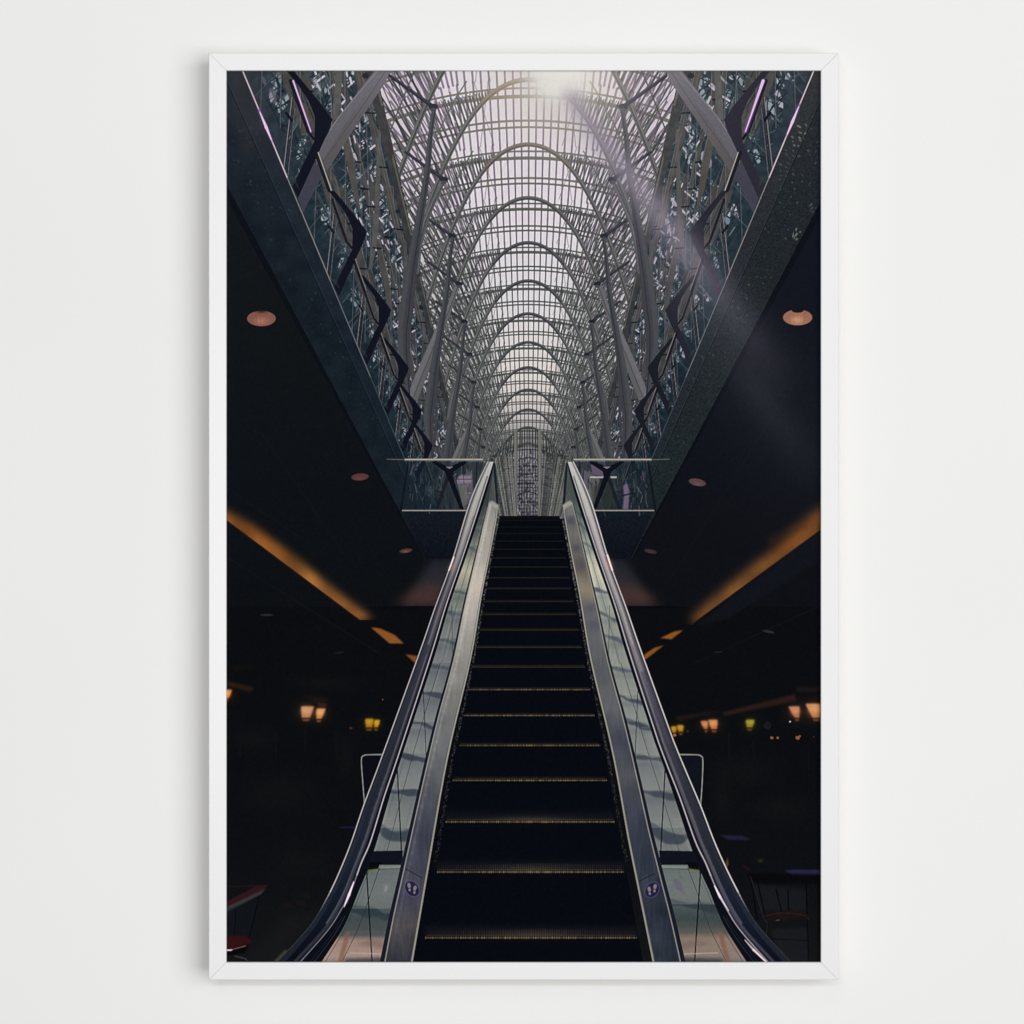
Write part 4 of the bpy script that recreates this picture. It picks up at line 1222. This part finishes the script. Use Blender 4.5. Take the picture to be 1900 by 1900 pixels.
rail((ox0, oy0), (ox1, oy0), (ix0, iy0), (ix1, iy0), np.array((0, -1.0)))
rail((ox0, oy1), (ox1, oy1), (ix0, iy1), (ix1, iy1), np.array((0, 1.0)))
rail((ox0, oy0), (ox0, oy1), (ix0, iy0), (ix0, iy1), np.array((1.0, 0)))
rail((ox1, oy0), (ox1, oy1), (ix1, iy0), (ix1, iy1), np.array((-1.0, 0)))

# ---- the printed sheet, just behind the sight edge
ink = paint_picture()
STEP = 1.0
SY = .0040                                       # the sheet sits on the rebate
k = (CAMD + SY) / CAMD
x_lo, x_hi, y_lo, y_hi = 415.5, 1527.5, 126.5, 1790.0
nx, ny = int((x_hi - x_lo) / STEP) + 1, int((y_hi - y_lo) / STEP) + 1
gx = np.linspace(x_lo, x_hi, nx); gy = np.linspace(y_lo, y_hi, ny)
fx, fy = gx - X0 - .5, gy - Y0 - .5
xi, yi = np.clip(fx.astype(int), 0, W - 2), np.clip(fy.astype(int), 0, H - 2)
tx, ty = (fx - xi)[None, :, None].astype(np.float32), (fy - yi)[:, None, None].astype(np.float32)
lin = srgb2lin(ink / 255.0)
A_, B_ = lin[yi][:, xi], lin[yi][:, xi + 1]
C_, D_ = lin[yi + 1][:, xi], lin[yi + 1][:, xi + 1]
lin = (A_ * (1 - tx) + B_ * tx) * (1 - ty) + (C_ * (1 - tx) + D_ * tx) * ty
lin = np.clip(lin * INK_GAIN, 0, .95)
XX, ZZ = np.meshgrid((gx - CX) * PX * k, (CZ - gy) * PX * k)
co = np.empty((ny * nx, 3), np.float32)
co[:, 0] = XX.ravel() - RX; co[:, 1] = SY - RY; co[:, 2] = ZZ.ravel() - RZ
idx = np.arange(ny * nx, dtype=np.int32).reshape(ny, nx)
quads = np.stack([idx[1:, :-1], idx[1:, 1:], idx[:-1, 1:], idx[:-1, :-1]], -1).reshape(-1, 4)
me = bpy.data.meshes.new('print')
me.vertices.add(len(co)); me.vertices.foreach_set('co', co.ravel())
me.loops.add(quads.size); me.loops.foreach_set('vertex_index', quads.ravel())
me.polygons.add(len(quads))
me.polygons.foreach_set('loop_start', np.arange(0, quads.size, 4, dtype=np.int32))
me.update(calc_edges=True)
attr = me.color_attributes.new('ink', 'FLOAT_COLOR', 'POINT')
attr.data.foreach_set('color', np.concatenate([lin.reshape(-1, 3), np.ones((ny * nx, 1), np.float32)], 1).ravel())
prt = link('print', me, print_m, root)
prt['label'] = 'dark printed picture of an escalator under a glass vault'


def box(name, x0, x1, y0, y1, z0, z1, mat, parent):
    bm = bmesh.new(); bmesh.ops.create_cube(bm, size=1)
    for v in bm.verts:
        v.co = ((x1 if v.co.x > 0 else x0) - RX, (y1 if v.co.y > 0 else y0) - RY, (z1 if v.co.z > 0 else z0) - RZ)
    me = bpy.data.meshes.new(name); bm.to_mesh(me); bm.free()
    return link(name, me, mat, parent)


box('backing_board', wx(ix0 - 6), wx(ix1 + 6), .0082, .0110, wz(iy1 + 6), wz(iy0 - 6), board_m, root)

# ---- lamps
def area(name, loc, target, sx, sy, power, color=(1, 1, 1)):
    d = bpy.data.lights.new(name, 'AREA'); d.shape = 'RECTANGLE'; d.size = sx; d.size_y = sy
    d.energy = power; d.color = color
    o = bpy.data.objects.new(name, d); COL.objects.link(o); o.location = loc
    from mathutils import Vector
    o.rotation_euler = (Vector(target) - Vector(loc)).to_track_quat('-Z', 'Y').to_euler()
    return o


LIGHTS()

wd = bpy.data.worlds.new('World'); scn.world = wd; wd.use_nodes = True
bg = wd.node_tree.nodes['Background']
bg.inputs['Color'].default_value = (1.0, 1.0, .995, 1)
bg.inputs['Strength'].default_value = WORLD

# ---- camera
cd = bpy.data.cameras.new('camera'); cam = bpy.data.objects.new('camera', cd); COL.objects.link(cam)
cam.location = (0, -CAMD, 0); cam.rotation_euler = (math.radians(90), 0, 0)
cd.sensor_width = 36; cd.sensor_fit = 'HORIZONTAL'
cd.lens = 36 * CAMD / (1900 * PX)
cd.clip_end = 50
scn.camera = cam
scn.view_settings.view_transform = 'Standard'
scn.view_settings.look = 'None'
scn.view_settings.exposure = 0
scn.view_settings.gamma = 1
